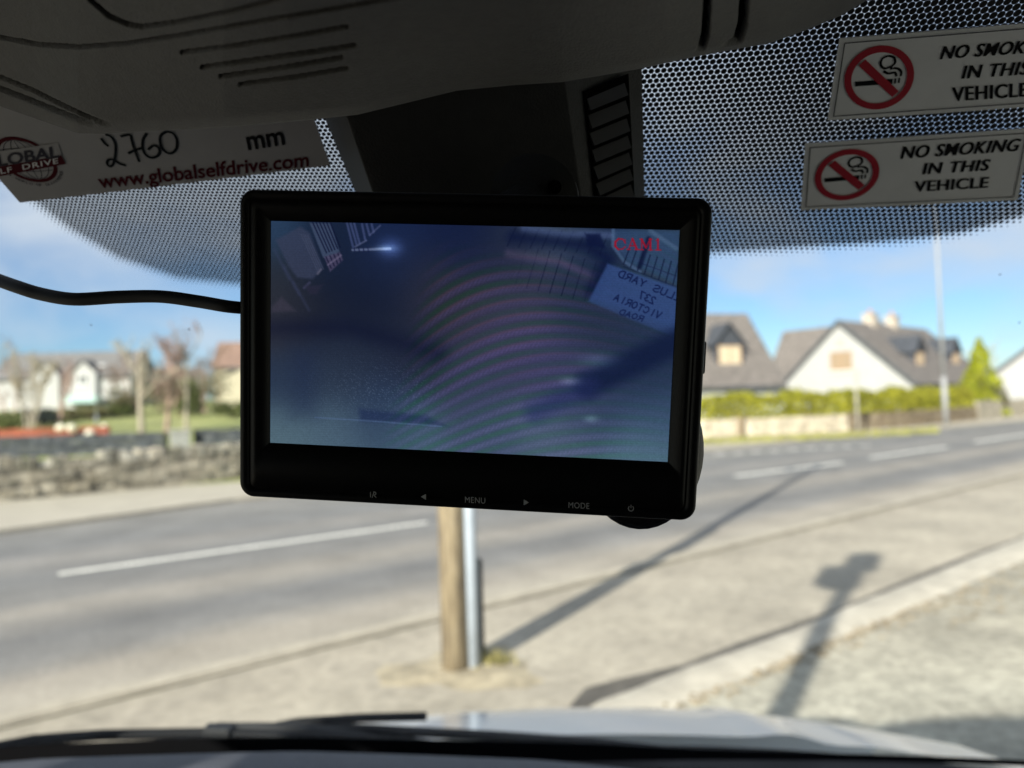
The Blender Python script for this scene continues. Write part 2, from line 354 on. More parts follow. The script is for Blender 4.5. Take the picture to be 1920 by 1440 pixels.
stone_wall('dark_wall', 'low dark slate-grey wall running across the lawn behind the fieldstone wall', [dw0, dw1], 1.02, .45, m_slate, 4, course=.22, length=.6, coping=False, zf=gz)
dw2, dw3 = [tn(at(x, 840, 36)) for x in (366, 640)]
stone_wall('dark_wall', 'shorter dark slate-grey wall right of the pale gate pier on the lawn', [dw2, dw3], 1.0, .45, m_slate, 5, course=.22, length=.6, coping=False, zf=gz)
# gate pier
P = at(338, 850, 35.2); pz = hill(P.x, P.y)-.08
t = thing('gate_pier', 'pale grey rendered gate pier between two dark walls on the lawn', 'pier', (P.x, P.y, pz), .5)
bevel(MB().box((-.42, -.3, 0), (.42, .3, .98)).build('shaft', mat('pier_render', (.27, .27, .25), .9, vary=.2, scale=4.), t), .02)
bevel(MB().box((-.48, -.36, .98), (.48, .36, 1.08)).build('cap', mat('pier_cap', (.32, .31, .28), .9, vary=.2, scale=4.), t), .02)
# red brick wall and pale boulders
m_redbrick = stone_mat('red_brick', [(.27, .08, .05), (.31, .10, .062), (.23, .07, .042)])
ra, rb = [tn(at(x, 800, 44)) for x in (-220, 205)]
stone_wall('red_brick_wall', 'low orange-red brick garden wall on the lawn in front of the white house', [ra, rb], .72, .25, m_redbrick, 6, course=.09, length=.25, coping=False, zf=gz, rough=.005)
m_boulder = mat('pale_boulder', (.62, .58, .46), .9, vary=.15, scale=2.)
def boulder(px, py, Y, r, label, seed):
    rng = np.random.default_rng(seed); bm = bmesh.new(); bmesh.ops.create_icosphere(bm, subdivisions=3, radius=r)
    k = rng.normal(size=(6, 3))
    for v in bm.verts:
        n = v.co.normalized(); s = 1+.07*sum(math.sin(3*n.dot(Vector(q))+i) for i, q in enumerate(k))
        v.co = Vector((n.x*1.05, n.y, n.z*.9))*r*s
    me = bpy.data.meshes.new('boulder'); bm.to_mesh(me); bm.free(); me.materials.append(m_boulder)
    for q in me.polygons: q.use_smooth = True
    o = link(bpy.data.objects.new('boulder', me)); o.location = at(px, py, Y); o.location.z -= .05
    return tag(o, label, 'boulder', 'pale boulders along the red brick wall')
boulder(113, 800, 43.0, .23, 'pale rounded boulder at the left of the close pair against the red wall', 1)
boulder(135, 801, 43.2, .24, 'pale rounded boulder at the right of the close pair against the red wall', 2)
boulder(169, 812, 41.0, .26, 'lowest and whitest pale boulder in front of the end of the red wall', 3)
boulder(195, 799, 44.6, .20, 'small pale grey boulder standing past the right end of the red wall', 4)

# shrubs across the slope
for i, (px, py, Y, rx, h, m, lab) in enumerate([
    (15, 800, 52, 2.2, 1.5, m_olive, 'olive shrub at the left picture edge behind the red brick wall'),
    (70, 800, 55, 1.6, 1.3, m_dark, 'dark green shrub behind the foot of the multi-stemmed birch'),
    (118, 796, 60, 2.4, 1.0, m_brush, 'brown leafless thicket below the left gable of the white house'),
    (165, 790, 62, 2.2, 1.0, m_brush, 'brown thicket below the right gable of the white house'),
    (222, 790, 64, 1.6, 1.0, m_olive, 'olive shrub just right of the white house'),
    (246, 790, 66, 1.8, 2.4, m_brush, 'tall olive shrub left of the thick pale bare trunk'),
    (300, 790, 70, 2.8, 4.0, m_brush, 'high brown thicket between the pale trunk and the leaning pink tree'),
    (338, 795, 62, 2.0, 3.4, m_olive, 'olive shrub between the leaning pink tree and the slim pale trunk'),
    (378, 790, 64, 2.2, 3.6, m_brush, 'brown thicket left of the cream gabled house'),
    (440, 800, 58, 1.6, 1.4, m_olive, 'low olive shrub in front of the cream gabled house')]):
    P = at(px, py, Y); shrub('garden_shrub', lab, (P.x, P.y, hill(P.x, P.y)-.1), rx, rx*.7, h, m, 1500, 20+i, .26, 'shrubs on the slope between the walls and the houses')

def tbase(px, Y): P = at(px, 800, Y); return (P.x, P.y, hill(P.x, P.y)-.06)
bare_tree('birch_tree', 'pale multi-stemmed birch with pinkish twigs in front of the white house', tbase(52, 46), 6.9, 11, m_bark_pale, m_twig_pale, .34, 5, .07, dens=.85, up=.8)
bare_tree('birch_tree', 'tall pink-twigged bare birch behind the left end of the white house roof line', tbase(20, 60), 8.2, 12, m_bark_pink, m_twig_pink, .34, 2, .10, dens=.8, up=.9)
bare_tree('birch_tree', 'tall pink-twigged bare birch between the two gables of the white house', tbase(112, 58), 8.0, 13, m_bark_pink, m_twig_pink, .30, 2, .08, dens=.7, up=1.0)
bare_tree('poplar_tree', 'thick pale upright bare trunk with grey twigs right of the white house', tbase(266, 45), 7.0, 14, m_bark_pale, m_twig_pale, .42, 1, .20, dens=.9, up=.8, clear=.4, wob=.02)
bare_tree('poplar_tree', 'pinkish bare tree leaning to the right, third trunk from the left', tbase(312, 46), 6.6, 15, m_bark_pink, m_twig_pink,  .36, 1, .16, lean=(.10, 0), dens=1.3, up=.9, wob=.03)
bare_tree('poplar_tree', 'slim pale bare trunk closest to the cream gabled house', tbase(349, 46), 6.6, 16, m_bark_pale, m_twig_pink, .42, 1, .14, dens=.9, up=.8, clear=.4, wob=.02)
bare_tree('garden_tree', 'spreading grey-brown bare tree behind the thick pale trunk', tbase(240, 72), 8.5, 17, m_bark_pink, m_twig_brown, .5, 2, .12, dens=1.)
bare_tree('garden_tree', 'brown bare tree partly hiding the left of the cream gabled house', tbase(385, 68), 8.6, 18, m_bark_pink, m_twig_brown, .45, 2, .12, dens=1.1)
# slim street lamp left
m_steel = mat('galvanised_steel', (.40, .45, .50), .5, metal=.0, vary=.1, scale=6.)
m_grey_paint = mat('grey_lamp_paint', (.24, .25, .26), .5, metal=.2)
def lamp(name, label, base, h, r, arm, m, rz=0, group=None, headm=None):
    t = thing(name, label, 'street lamp', base, rz, group)
    MB().tube([(0, 0, 0), (0, 0, h*.22)], r*1.5, 12).build('base_sleeve', m, t, True)
    MB().tube([(0, 0, h*.22), (0, 0, h)], [r*1.15, r*.7], 12).build('pole', m, t, True)
    MB().tube([(0, 0, h-.02), (arm*.4, 0, h+.14), (arm, 0, h+.18)], r*.5, 8).build('arm', m, t, True)
    bevel(MB().hexa([(arm-.05, -.1, h+.11), (arm+.55, -.08, h+.13), (arm+.55, .08, h+.13), (arm-.05, .1, h+.11), (arm-.05, -.07, h+.24), (arm+.5, -.05, h+.22), (arm+.5, .05, h+.22), (arm-.05, .07, h+.24)]).build('lantern', headm or m, t), .02)
    return t
P = tbase(181, 52); lamp('street_lamp', 'thin dark grey street lamp in front of the white house', P, zat(176, 690, 52)-P[2], .05, .3, m_grey_paint, 0, 'street lamps')

# ================================================================== HOUSES
m_render = mat('white_render', (.35, .347, .333), .85, vary=.06, scale=1.5, bump=.2, bscale=20)
m_cream = mat('cream_render', (.38, .345, .24), .85, vary=.06, scale=1.5)
def roof_mat(name, c):
    m = bpy.data.materials.new(name); m.use_nodes = True; nt = m.node_tree; p = nt.nodes['Principled BSDF']
    oc = N(nt, 'ShaderNodeTexCoord').outputs['Object']
    wv = N(nt, 'ShaderNodeTexWave', {'Vector': oc, 'Scale': 1.1, 'Distortion': .2}, bands_direction='Z')
    n = N(nt, 'ShaderNodeTexNoise', {'Vector': oc, 'Scale': 2.5, 'Detail': 6.})
    k = mix(nt, 1., tuple(c), ramp(nt, n.outputs[0], [(.3, .7), (.7, 1.3)]), 'MULTIPLY')
    nt.links.new(mix(nt, 1., k, ramp(nt, wv.outputs[0], [(0, .82), (1, 1.1)]), 'MULTIPLY'), p.inputs['Base Color']); p.inputs['Roughness'].default_value = .85
    return m
m_roof = roof_mat('brown_grey_tiles', (.14, .122, .108)); m_roof2 = roof_mat('grey_tiles', (.14, .135, .13)); m_roof3 = roof_mat('reddish_tiles', (.20, .125, .09))
m_darkroof = roof_mat('slate_dormer', (.045, .05, .06))
m_frame = mat('window_frame', (.34, .22, .13), .6); m_wframe = mat('white_frame', (.75, .75, .73), .5)
m_pane = mat('window_pane', (.06, .06, .06), .12, spec=.6); m_blind = mat('cream_blind', (.50, .41, .28), .7, vary=.1, scale=3.)
m_brickch = mat('rendered_chimney', (.42, .36, .29), .85, vary=.12, scale=3.); m_pot = mat('clay_pot', (.42, .20, .11), .8)
m_fascia = mat('dark_fascia', (.06, .065, .07), .6)
def window(parent, cx, z0, z1, wd, face, pos, fm, pm):
    """face 'y': lies on plane y=pos facing -y ; face 'x': plane x=pos facing -x"""
    fr, pn = MB(), MB(); T = .07
    def bx(mb, a0, a1, b0, b1, d0, d1):
        if face == 'y': mb.box((a0, pos-d1, b0), (a1, pos-d0, b1))
        else: mb.box((pos-d1, a0, b0), (pos-d0, a1, b1))
    for a0, a1, b0, b1 in [(cx-wd/2, cx+wd/2, z0, z0+T), (cx-wd/2, cx+wd/2, z1-T, z1), (cx-wd/2, cx-wd/2+T, z0+T, z1-T), (cx+wd/2-T, cx+wd/2, z0+T, z1-T), (cx-T/2, cx+T/2, z0+T, z1-T)]:
        bx(fr, a0, a1, b0, b1, .0, .07)
    fo = fr.build('window', fm, parent)
    bx(pn, cx-wd/2+T, cx-T/2, z0+T, z1-T, .005, .03); bx(pn, cx+T/2, cx+wd/2-T, z0+T, z1-T, .005, .03)
    pn.build('pane', pm, fo)
    s = MB(); bx(s, cx-wd/2-.08, cx+wd/2+.08, z0-.09, z0-.004, .0, .14); s.build('sill', m_wframe, fo)
    return fo
def house(name, label, corner, phi, L, W, ze, zr, zb, wallm, roofm, wins=(), chim=(), dorm=(), gwin=(), wing=None, group='houses across the road'):
    """corner: front-left eaves corner (x,y). local x along the ridge, y to the back"""
    t = thing(name, label, 'house', (corner[0], corner[1], zb), phi, group); e, r = ze-zb, zr-zb; O = .28; k = (r-e)/(W/2)
    MB().add([(0,0,-.5),(L,0,-.5),(L,W,-.5),(0,W,-.5),(0,0,e),(L,0,e),(L,W,e),(0,W,e),(0,W/2,r-.02),(L,W/2,r-.02)],
             [(0,3,2,1),(0,1,5,4),(2,3,7,6),(1,2,6,9,5),(3,0,4,8,7)]).build('wall', wallm, t)
    rf = MB(); th = .16
    for sgn in (0, 1):
        y0, y1 = (-O, W/2) if sgn == 0 else (W+O, W/2); z0, z1 = e-O*k, r
        q = [(-O, y0, z0), (L+O, y0, z0), (L+O, y1, z1), (-O, y1, z1)]
        rf.hexa([(a, b, c+.02) for a, b, c in q] + [(a, b, c+th) for a, b, c in q])
    rr = rf.build('roof', roofm, t)
    for x in (-O-.04, L+O):
        vb = MB()
        for y0, y1 in ((-O, W/2), (W+O, W/2)):
            vb.hexa([(x, y0, e-O*k-.12), (x+.04, y0, e-O*k-.12), (x+.04, y1, r-.14), (x, y1, r-.14), (x, y0, e-O*k+.2), (x+.04, y0, e-O*k+.2), (x+.04, y1, r+.2), (x, y1, r+.2)])
        vb.build('bargeboard', m_fascia, t)
    MB().box((-O, -O-.13, e-O*k-.02), (L+O, -O-.005, e-O*k+.11)).build('gutter', m_fascia, t)
    for cx, z0, z1, wd, fm, pm in wins: window(t, cx, z0, z1, wd, 'y', 0, fm, pm)
    for cy, z0, z1, wd, fm, pm in gwin: window(t, cy, z0, z1, wd, 'x', 0, fm, pm)
    for cx, s, h in chim:
        c = bevel(MB().box((cx-s/2, W/2-s*.4, r-.5), (cx+s/2, W/2+s*.4, r+h)).box((cx-s/2-.06, W/2-s*.4-.06, r+h), (cx+s/2+.06, W/2+s*.4+.06, r+h+.12)).build('chimney', m_brickch, rr), .01)
        MB().tube([(cx, W/2, r+h+.12), (cx, W/2, r+h+.5)], .13, 10).build('chimney_pot', m_pot, rr, True)
    for cx, wd, zd0, zd1, zdr, wm, pm in dorm:   # gabled dormer on the front slope
        yf = (zd0-e)/k + .05; ye = (zd1-e)/k + .4; yr = (zdr-e)/k + .3
        db = MB().add([(cx-wd/2, yf, zd0-.3), (cx+wd/2, yf, zd0-.3), (cx+wd/2, yf, zd1), (cx-wd/2, yf, zd1), (cx, yf, zdr), (cx-wd/2, ye, zd0-.3), (cx+wd/2, ye, zd0-.3), (cx+wd/2, ye, zd1), (cx-wd/2, ye, zd1), (cx, yr, zdr)],
                 [(0,1,2,4,3), (1,6,7,2), (5,0,3,8)]).build('dormer', m_darkroof, t)
        rd = MB(); o = .25
        for s in (-1, 1):
            a = Vector((cx, yf-o, zdr+.05)); b = Vector((cx+s*(wd/2+o), yf-o, zd1-.12)); c = b+Vector((0, ye-yf+o, 0)); d = Vector((cx, yr+.2, zdr+.05)); h = Vector((0, 0, .12))
            rd.hexa([a, b, c, d, a+h, b+h, c+h, d+h])
        rd.build('dormer_roof', m_darkroof, db)
        window(t, cx, zd0, zd1-.05, wd*.82, 'y', yf-.01, wm, pm)
    if wing:
        wx, ww, wl, wr = wing; ke = (wr-e)/(ww/2)
        MB().add([(wx, W-.5, -.5), (wx+ww, W-.5, -.5), (wx+ww, W+wl, -.5), (wx, W+wl, -.5), (wx, W-.5, e), (wx+ww, W-.5, e), (wx+ww, W+wl, e), (wx, W+wl, e), (wx+ww/2, W+wl, wr-.02)], [(1,2,6,5), (2,3,7,8,6), (3,0,4,7)]).build('rear_wing_wall', wallm, t)
        q = MB()
        for s in (0, 1):
            x0, x1 = (wx-O, wx+ww/2) if s == 0 else (wx+ww+O, wx+ww/2)
            a = [(x0, W/2+1, e-O*ke), (x0, W+wl+O, e-O*ke), (x1, W+wl+O, wr), (x1, W/2-.2, wr)]
            q.hexa([(u, v_, z) for u, v_, z in a] + [(u, v_, z+.15) for u, v_, z in a])
        q.build('rear_wing_roof', roofm, t)
    return t
CB = (m_frame, m_blind); DP = (m_frame, m_pane); WP = (m_wframe, m_pane)
# B: white gable bungalow in the centre right
c = at(1715, 745, 53.6)
house('dormer_bungalow', 'white bungalow with a small brown window in its tall gable and two ridge chimneys', (c.x, c.y), PHI, 15.5, 10.5, 2.85, 7.75, 0, m_render, m_roof,
      wins=[(3, 1, 2.2, 1.6, *DP), (8, 1, 2.2, 1.6, *DP), (12, 1, 2.2, 1.6, *DP)], gwin=[(5.25, 4.0, 5.45, 1.7, m_frame, mat('brown_curtain', (.26, .19, .12), .7, vary=.15, scale=4.))],
      chim=[(5.2, 1.05, .8), (9.2, 1.0, .85)], dorm=[(4.6, 1.7, 4.1, 5.3, 6.4, *CB), (12.3, 1.7, 4.3, 5.4, 6.5, *CB)], wing=(3.2, 7.5, 3.3, 8.05))
_b = [o for o in COL.objects if o.name.startswith('dormer_bungalow')][0]
MB().box((-.05, 4.95, 5.95), (-.003, 5.55, 6.45)).build('vent_plate', m_blind, _b)
# A: roof with frontal dormer right behind the monitor edge
c = at(1465, 745, 55); fa = math.radians(15); L = 13
house('dormer_bungalow', 'white bungalow with a dark-hooded dormer window in its brown roof, beside the monitor', (c.x-L*math.cos(fa), c.y-L*math.sin(fa)), fa, L, 9, 3.2, 8.7, 0, m_render, m_roof,
      wins=[(8.6, .8, 2.1, 2.4, *WP), (3.5, 1, 2.1, 1.8, *WP)], dorm=[(9.55, 2.3, 4.5, 6.1, 7.6, m_frame, m_blind)], chim=[(2.2, 1.1, .9)])
# pale porch of A
c = at(1450, 748, 51.5); t = thing('garage', 'low white flat-roofed garage between the two bungalows behind the hedge', 'garage', (c.x, c.y, 0), fa)
MB().box((-1.7, 0, 0), (.9, 3, 2.55)).build('wall', m_render, t); MB().box((-1.9, -.2, 2.55), (1.1, 3.1, 2.72)).build('roof', m_fascia, t)
MB().box((-1.2, -.05, .05), (.4, -.003, 2.1)).build('door', mat('white_door', (.62, .64, .66), .5, vary=.05), t)
# house beyond B
c = at(1700, 735, 76)
house('dormer_bungalow', 'brown-roofed bungalow furthest down the road, left of the golden conifer', (c.x, c.y), PHI, 18, 9.5, 3.6, 8.7, 0, m_render, m_roof, wins=[(3, 1, 2.2, 1.6, *WP)], dorm=[(12.3, 2.4, 5.2, 6.6, 8.0, *CB)])
# C right edge
c = at(2048, 745, 56); fc = PHI+math.radians(-72)
house('white_cottage', 'bright white cottage cut by the right picture edge beyond the conifer', (c.x, c.y), fc+math.radians(90), 9, 6, 3.55, 5.9, 0, m_render, m_roof2, wins=[(4, 1, 2.2, 1.5, *WP)])
# D left white house with two wall gables
c = at(-10, 757, 86); zb = zat(100, 760, 89)
d = house('white_house', 'white house with two small front gables and a long grey roof, far left', (c.x, c.y), math.radians(4), 15.2, 7.5, 7.3, 10.3, zb, m_render, m_roof2,
      wins=[(8.0, .6, 1.7, 1.0, *WP), (3.0, .6, 1.7, 1.2, *WP), (13.3, .6, 1.7, 1.0, *WP)])
for gx in (5.9, 10.1):
    e = 7.3-zb; g = MB().add([(gx-1.5, -.5, -.5), (gx+1.5, -.5, -.5), (gx+1.5, -.5, e+.2), (gx, -.5, e+1.75), (gx-1.5, -.5, e+.2), (gx-1.5, 2.5, -.5), (gx+1.5, 2.5, -.5), (gx+1.5, 2.5, e+.2), (gx, 3.3, e+1.75), (gx-1.5, 2.5, e+.2)],
        [(0,1,2,3,4), (1,6,7,2), (5,0,4,9), (4,3,8,9), (3,2,7,8)]).build('front_gable', m_render, d)
    r_ = MB()
    for s in (-1, 1):
        a = [(gx, -.75, e+1.8), (gx+s*1.75, -.75, e+.0), (gx+s*1.75, 3, e+.0), (gx, 3.5, e+1.8)]
        r_.hexa([(x, y, z) for x, y, z in a]+[(x, y, z+.13) for x, y, z in a])
    r_.build('gable_roof', m_roof2, g)
    window(d, gx, e-1.0, e+.1, 1.1, 'y', -.5, *WP)
MB().box((8.6, -2.0, .1), (12.2, -.6, .9)).build('conservatory', mat('pale_green_glass', (.35, .48, .45), .2), d)
# E cream gable with reddish roof
c = at(398, 775, 74); zb = hill(c.x, c.y)-.1
e_ = house('cream_house', 'cream house with reddish-brown roof at the left edge of the monitor', (c.x-.7, c.y+2.5), math.radians(10), 13, 7.5, 7.2, 9.9, zb, m_cream, m_roof3, wins=[(9.5, 1, 2.3, 1.4, *WP)], chim=[(4.5, .8, .5)])
g0 = zat(418, 690, 73)-zb; mbg = MB().add([(1.0, -2.0, -.5), (4.6, -2.0, -.5), (4.6, -2, 3.2), (2.8, -2, g0), (1.0, -2, 3.2), (1, 0, -.5), (4.6, 0, -.5), (4.6, 0, 3.2), (2.8, 1, g0), (1, 0, 3.2)], [(0,1,2,3,4), (1,6,7,2), (5,0,4,9), (4,3,8,9), (3,2,7,8)])
pg = mbg.build('front_gable', m_cream, e_)
r_ = MB()
for s in (-1, 1):
    a = [(2.8, -2.2, g0+.05), (2.8+s*2.0, -2.2, 3.0), (2.8+s*2.0, .3, 3.0), (2.8, 1.2, g0+.05)]; r_.hexa(a+[(x, y, z+.13) for x, y, z in a])
r_.build('gable_roof', m_roof, pg)
# F far brown roof
c = at(222, 760, 108); house('distant_house', 'distant brown-roofed house glimpsed behind the bare trunks', (c.x, c.y), PHI-math.radians(8), 12, 8, zat(250, 725, 108), zat(250, 691, 112), hill(c.x, c.y)-.2, m_brushwall if False else mat('grey_brown_render', (.26, .22, .18), .9, vary=.15, scale=1.), m_roof)

# ================================================================== RIGHT: WALL, HEDGE, CONIFER, POSTS
WL = [tn(gp(x, y)) for x, y in [(1180, 826), (1330, 822), (1470, 816), (1588, 810)]]
WR = [tn(gp(x, y)) for x, y in [(1590, 809.5), (1700, 802), (1830, 789)]]
W3 = [tn(gp(x, y)) for x, y in [(1832, 789), (1950, 778), (2150, 764)]]
stone_wall('block_wall', 'pale block garden wall under the yellow-green hedge', WL, .98, .25, m_pale, 31, course=.3, length=.7, coping=False, rough=.01)
stone_wall('brick_wall', 'brown brick garden wall between the grey post and the golden conifer', WR, 1.02, .25, m_brown, 32, course=.2, length=.4, coping=False, rough=.02)
stone_wall('pale_wall', 'grey-beige wall along the road at the right picture edge', W3, 1.35, .25, mat('beige_render', (.33, .30, .235), .9, vary=.15, scale=2.) if False else stone_mat('beige_blocks', [(.30, .27, .21), (.36, .32, .25)]), 33, course=.3, length=.6, coping=False, rough=.01)
# brown pilasters in the pale wall
t0 = Vector(WL[1]); 
for k, (px, py) in enumerate([(1395, 819), (1520, 812.5)]):
    a = gp(px, py); P = rw(*tn(a)); o = bevel(MB().box((-.55, -.22, 0), (.55, .2, 1.06)).build('pilaster', m_brown), .01); o.location = P; o.rotation_euler = (0, 0, PHI)
    tag(o, ['brown brick pier set in the pale block wall nearest the monitor', 'brown brick pier set in the pale block wall nearest the grey post'][k], 'brick pier', 'brick piers in the pale wall')
# hedge
rng = np.random.default_rng(9); mb = MB(); pts = []
line = [rw(*q) + RN*.75 for q in WL[:-1]+WR]
lens = [(b-a).length for a, b in zip(line[:-1], line[1:])]; tot = sum(lens)
for k in range(26000):
    s = rng.uniform(0, tot); i = 0
    while s > lens[i]: s -= lens[i]; i += 1
    P = line[i].lerp(line[i+1], s/lens[i]); hh = 2.05+.14*math.sin(P.x*1.7)+.1*math.sin(P.x*4.1+1)+.08*math.sin(P.x*9)
    side = rng.uniform(); dn = (-.55+rng.normal()*.08) if side < .55 else rng.uniform(-.55, .55)
    z = rng.uniform(.5, hh) if side < .55 else hh+rng.normal()*.08
    pts.append(P+RN*dn+Vector((0, 0, z)))
leaf_cards(mb, pts, .22, rng)
h = thing('hedge', 'long clipped yellow-green hedge behind the roadside walls, right of the monitor', 'hedge')
mb.build('foliage', m_hedge, h)
st = MB()
for k in range(60):
    s = rng.uniform(0, len(line)-1.001); i = int(s); P = line[i].lerp(line[i+1], s-i); st.tube([P, P+Vector((rng.uniform(-.2, .2), rng.uniform(-.2, .2), 1.7))], [.04, .015], 5)
st.build('stem', m_bark_pink, h, True)
# golden conifer
c = gp(1845, 783); c = at(1842, 770, 56); H = zat(1838, 640, 56)
t = thing('conifer', 'golden yellow-green conical conifer beside the white cottage', 'tree', (c.x, c.y, 0)); mb = MB(); pts = []
for k in range(5200):
    z = H*(1-rng.uniform(0, 1)**.62); R = 1.55*(1-(z/H))**.8*(1+.16*math.sin(z*5+3*math.sin(z)))+.05; a = rng.uniform(0, 6.28); R *= (1+.18*math.sin(a*5+z*2.3))
    pts.append(Vector((math.cos(a)*R*rng.uniform(.75, 1.03), math.sin(a)*R*rng.uniform(.75, 1.03), z+.3)))
leaf_cards(mb, pts, .24, rng); mb.build('crown', m_conifer, t); MB().tube([(0, 0, 0), (0, 0, H*.8)], [.16, .04], 8).build('trunk', m_bark_pink, t, True)
c = at(1872, 775, 55); shrub('garden_shrub', 'dark brown bush at the right foot of the golden conifer', (c.x, c.y, 0), .8, .8, 2.3, m_brush, 1200, 77, .2)
bare_tree('garden_tree', 'faint bare tree rising behind the golden conifer', (at(1830, 770, 85).x, 85, 0), 9.5, 21, m_bark_pink, m_twig_pale, .5, 2, .1, dens=.9, group='bare trees beyond the bungalows')
# far wood closing the view behind the monitor
rng = np.random.default_rng(41); mb = MB(); pts = []
for k in range(5200):
    x = rng.uniform(430, 1330); Y = rng.uniform(120, 150); P = at(x, 740, Y); top_ = 5.2+1.6*math.sin(x/37.)+1.1*math.sin(x/13.+1); g = hill(P.x, P.y)
    pts.append(Vector((P.x, P.y, g+top_*rng.uniform(0, 1)**.8)))
leaf_cards(mb, pts, .9, rng); struct(mb.build('distant_wood', m_brush), 'stuff')
# verge
vb = MB(); rng = np.random.default_rng(5)
for k in range(2600):
    s = rng.uniform(0, 1)**1.3; x = 1200+s*560; P = gp(x, np.interp(x, [1200, 1330, 1590, 1760], [827, 824, 812, 803]) + rng.uniform(0, 9), .07)
    a = rng.uniform(0, 6.28); q = Vector((math.cos(a), math.sin(a), 0))*.05; hgt = rng.uniform(.05, .2)
    vb.add([P-q, P+q, P+Vector((rng.uniform(-.06, .06), rng.uniform(-.06, .06), hgt))], [(0, 1, 2)])
struct(vb.build('verge_grass', leaf_mat('verge_blades', [(.20, .20, .05), (.30, .28, .09), (.16, .18, .04)])), 'stuff')
# lamp column and short post on the far side
m_col = mat('pale_lamp_column', (.27, .27, .265), .6, vary=.06, scale=4.)
b = gp(1774, 797, .07); lamp('street_lamp', 'tall pale grey lamp column standing by the brown brick wall on the far pavement', b, 13.2, .10, 1.2, m_col, PHI+math.pi/2, 'street lamps')
b = gp(1609, 812, .07); t = thing('sign_post', 'slim grey post with a narrow plate standing before the hedge', 'sign post', b, PHI)
hp = zat(1603, 692, b.y)-.07
MB().tube([(0, 0, 0), (0, 0, hp)], .06, 10).build('post', mat('weathered_post', (.34, .32, .27), .8, vary=.15, scale=5.), t, True)
bevel(MB().box((-.05, -.12, hp-.75), (.05, .12, hp-.05)).build('plate', mat('plate_back', (.30, .30, .28), .7), t), .01)

# ================================================================== NEAR POLE GROUP
m_wood = bpy.data.materials.new('pole_wood'); m_wood.use_nodes = True; nt = m_wood.node_tree; p = nt.nodes['Principled BSDF']
oc = N(nt, 'ShaderNodeTexCoord').outputs['Object']
n = N(nt, 'ShaderNodeTexNoise', {'Vector': N(nt, 'ShaderNodeMapping', {'Vector': oc, 'Scale': (14, 14, 1.1)}).outputs[0], 'Scale': 2.2, 'Detail': 6., 'Roughness': .65})
nt.links.new(ramp(nt, n.outputs[0], [(.34, (.075, .055, .035)), (.47, (.21, .165, .10)), (.56, (.27, .215, .13)), (.70, (.36, .30, .20))]), p.inputs['Base Color']); p.inputs['Roughness'].default_value = .85
nt.links.new(N(nt, 'ShaderNodeBump', {'Height': n.outputs[0], 'Strength': .6, 'Distance': .01}).outputs[0], p.inputs['Normal'])
b = gp(855, 1257, .03)
t = thing('telegraph_pole', 'weathered yellowish wooden telegraph pole on the near pavement below the monitor', 'telegraph pole', b)
MB().tube([(0, 0, -.3), (0, 0, 1.5), (0, 0, 4.5), (0, 0, 8.6)], [.105, .10, .09, .075], 20).build('pole', m_wood, t, True)
MB().box((-.75, -.05, 8.0), (.75, .05, 8.1)).build('crossarm', m_wood, t)
for x in (-.65, .65): MB().tube([(x, 0, 8.1), (x, 0, 8.16), (x, 0, 8.24)], [.02, .045, .03], 10).build('insulator', m_wframe, t, True)
MB().tube([(.02, .1, .75), (.03, .115, 1.35)], .028, 8).build('cable_guard', MT['rubber'], t, True)
b2 = gp(888, 1255, .03)
t = thing('steel_post', 'round galvanised steel post standing tight against the wooden telegraph pole', 'post', b2)
MB().tube([(0, 0, -.2), (0, 0, 3.1)], .052, 16).build('post', m_steel, t, True)
MB().tube([(0, 0, 3.1), (0, 0, 3.14)], [.056, .04], 16).build('cap', MT['rubber'], t, True)
b3 = gp(903, 1232, .03); t = thing('marker_post', 'thin black marker post behind the galvanised post', 'post', b3)
MB().tube([(0, 0, -.1), (0, 0, 0.72)], .027, 8).build('shaft', MT['rubber'], t, True)
MB().tube([(0, 0, .72), (0, 0, .76)], [.03, .02], 8).build('cap', MT['rubber'], t, True)
pd = [gp(870, 1262, .0)]; pd[0].z = .062; pf = []
for rr2, zz in ((.16, .055), (.30, .040), (.45, .0315)):
    for k in range(22): a = 2*math.pi*k/22; q = rr2*(1+.22*math.sin(3*a+rr2*9)+.12*math.sin(7*a)); pd.append(Vector((pd[0].x+math.cos(a)*q*1.25, pd[0].y+math.sin(a)*q, zz)))
pf += [(0, 1+k, 1+(k+1) % 22) for k in range(22)] + [(1+r_*22+k, 1+(r_+1)*22+k, 1+(r_+1)*22+(k+1) % 22, 1+r_*22+(k+1) % 22) for r_ in (0, 1) for k in range(22)]
struct(mesh('dirt_patch', pd, pf, mat('sandy_dirt', (.33, .28, .19), .95, vary=.4, scale=7., bump=.9, bscale=25), smooth=True))
rng = np.random.default_rng(3); wd = MB()
for k in range(170):
    P = gp(922, 1246, .03)+Vector((rng.normal()*.06, rng.normal()*.05, 0)); a = rng.uniform(0, 6.28); q = Vector((math.cos(a), math.sin(a), 0))*.012; hgt = rng.uniform(.03, .13)
    wd.add([P-q, P+q, P+Vector((rng.uniform(-.06, .06), rng.uniform(-.06, .06), hgt))], [(0, 1, 2)])
tag(wd.build('weed_tuft', leaf_mat('yellow_weeds', [(.24, .21, .07), (.30, .265, .11), (.17, .16, .06)])), 'yellowish weed tuft at the foot of the posts', 'weed')
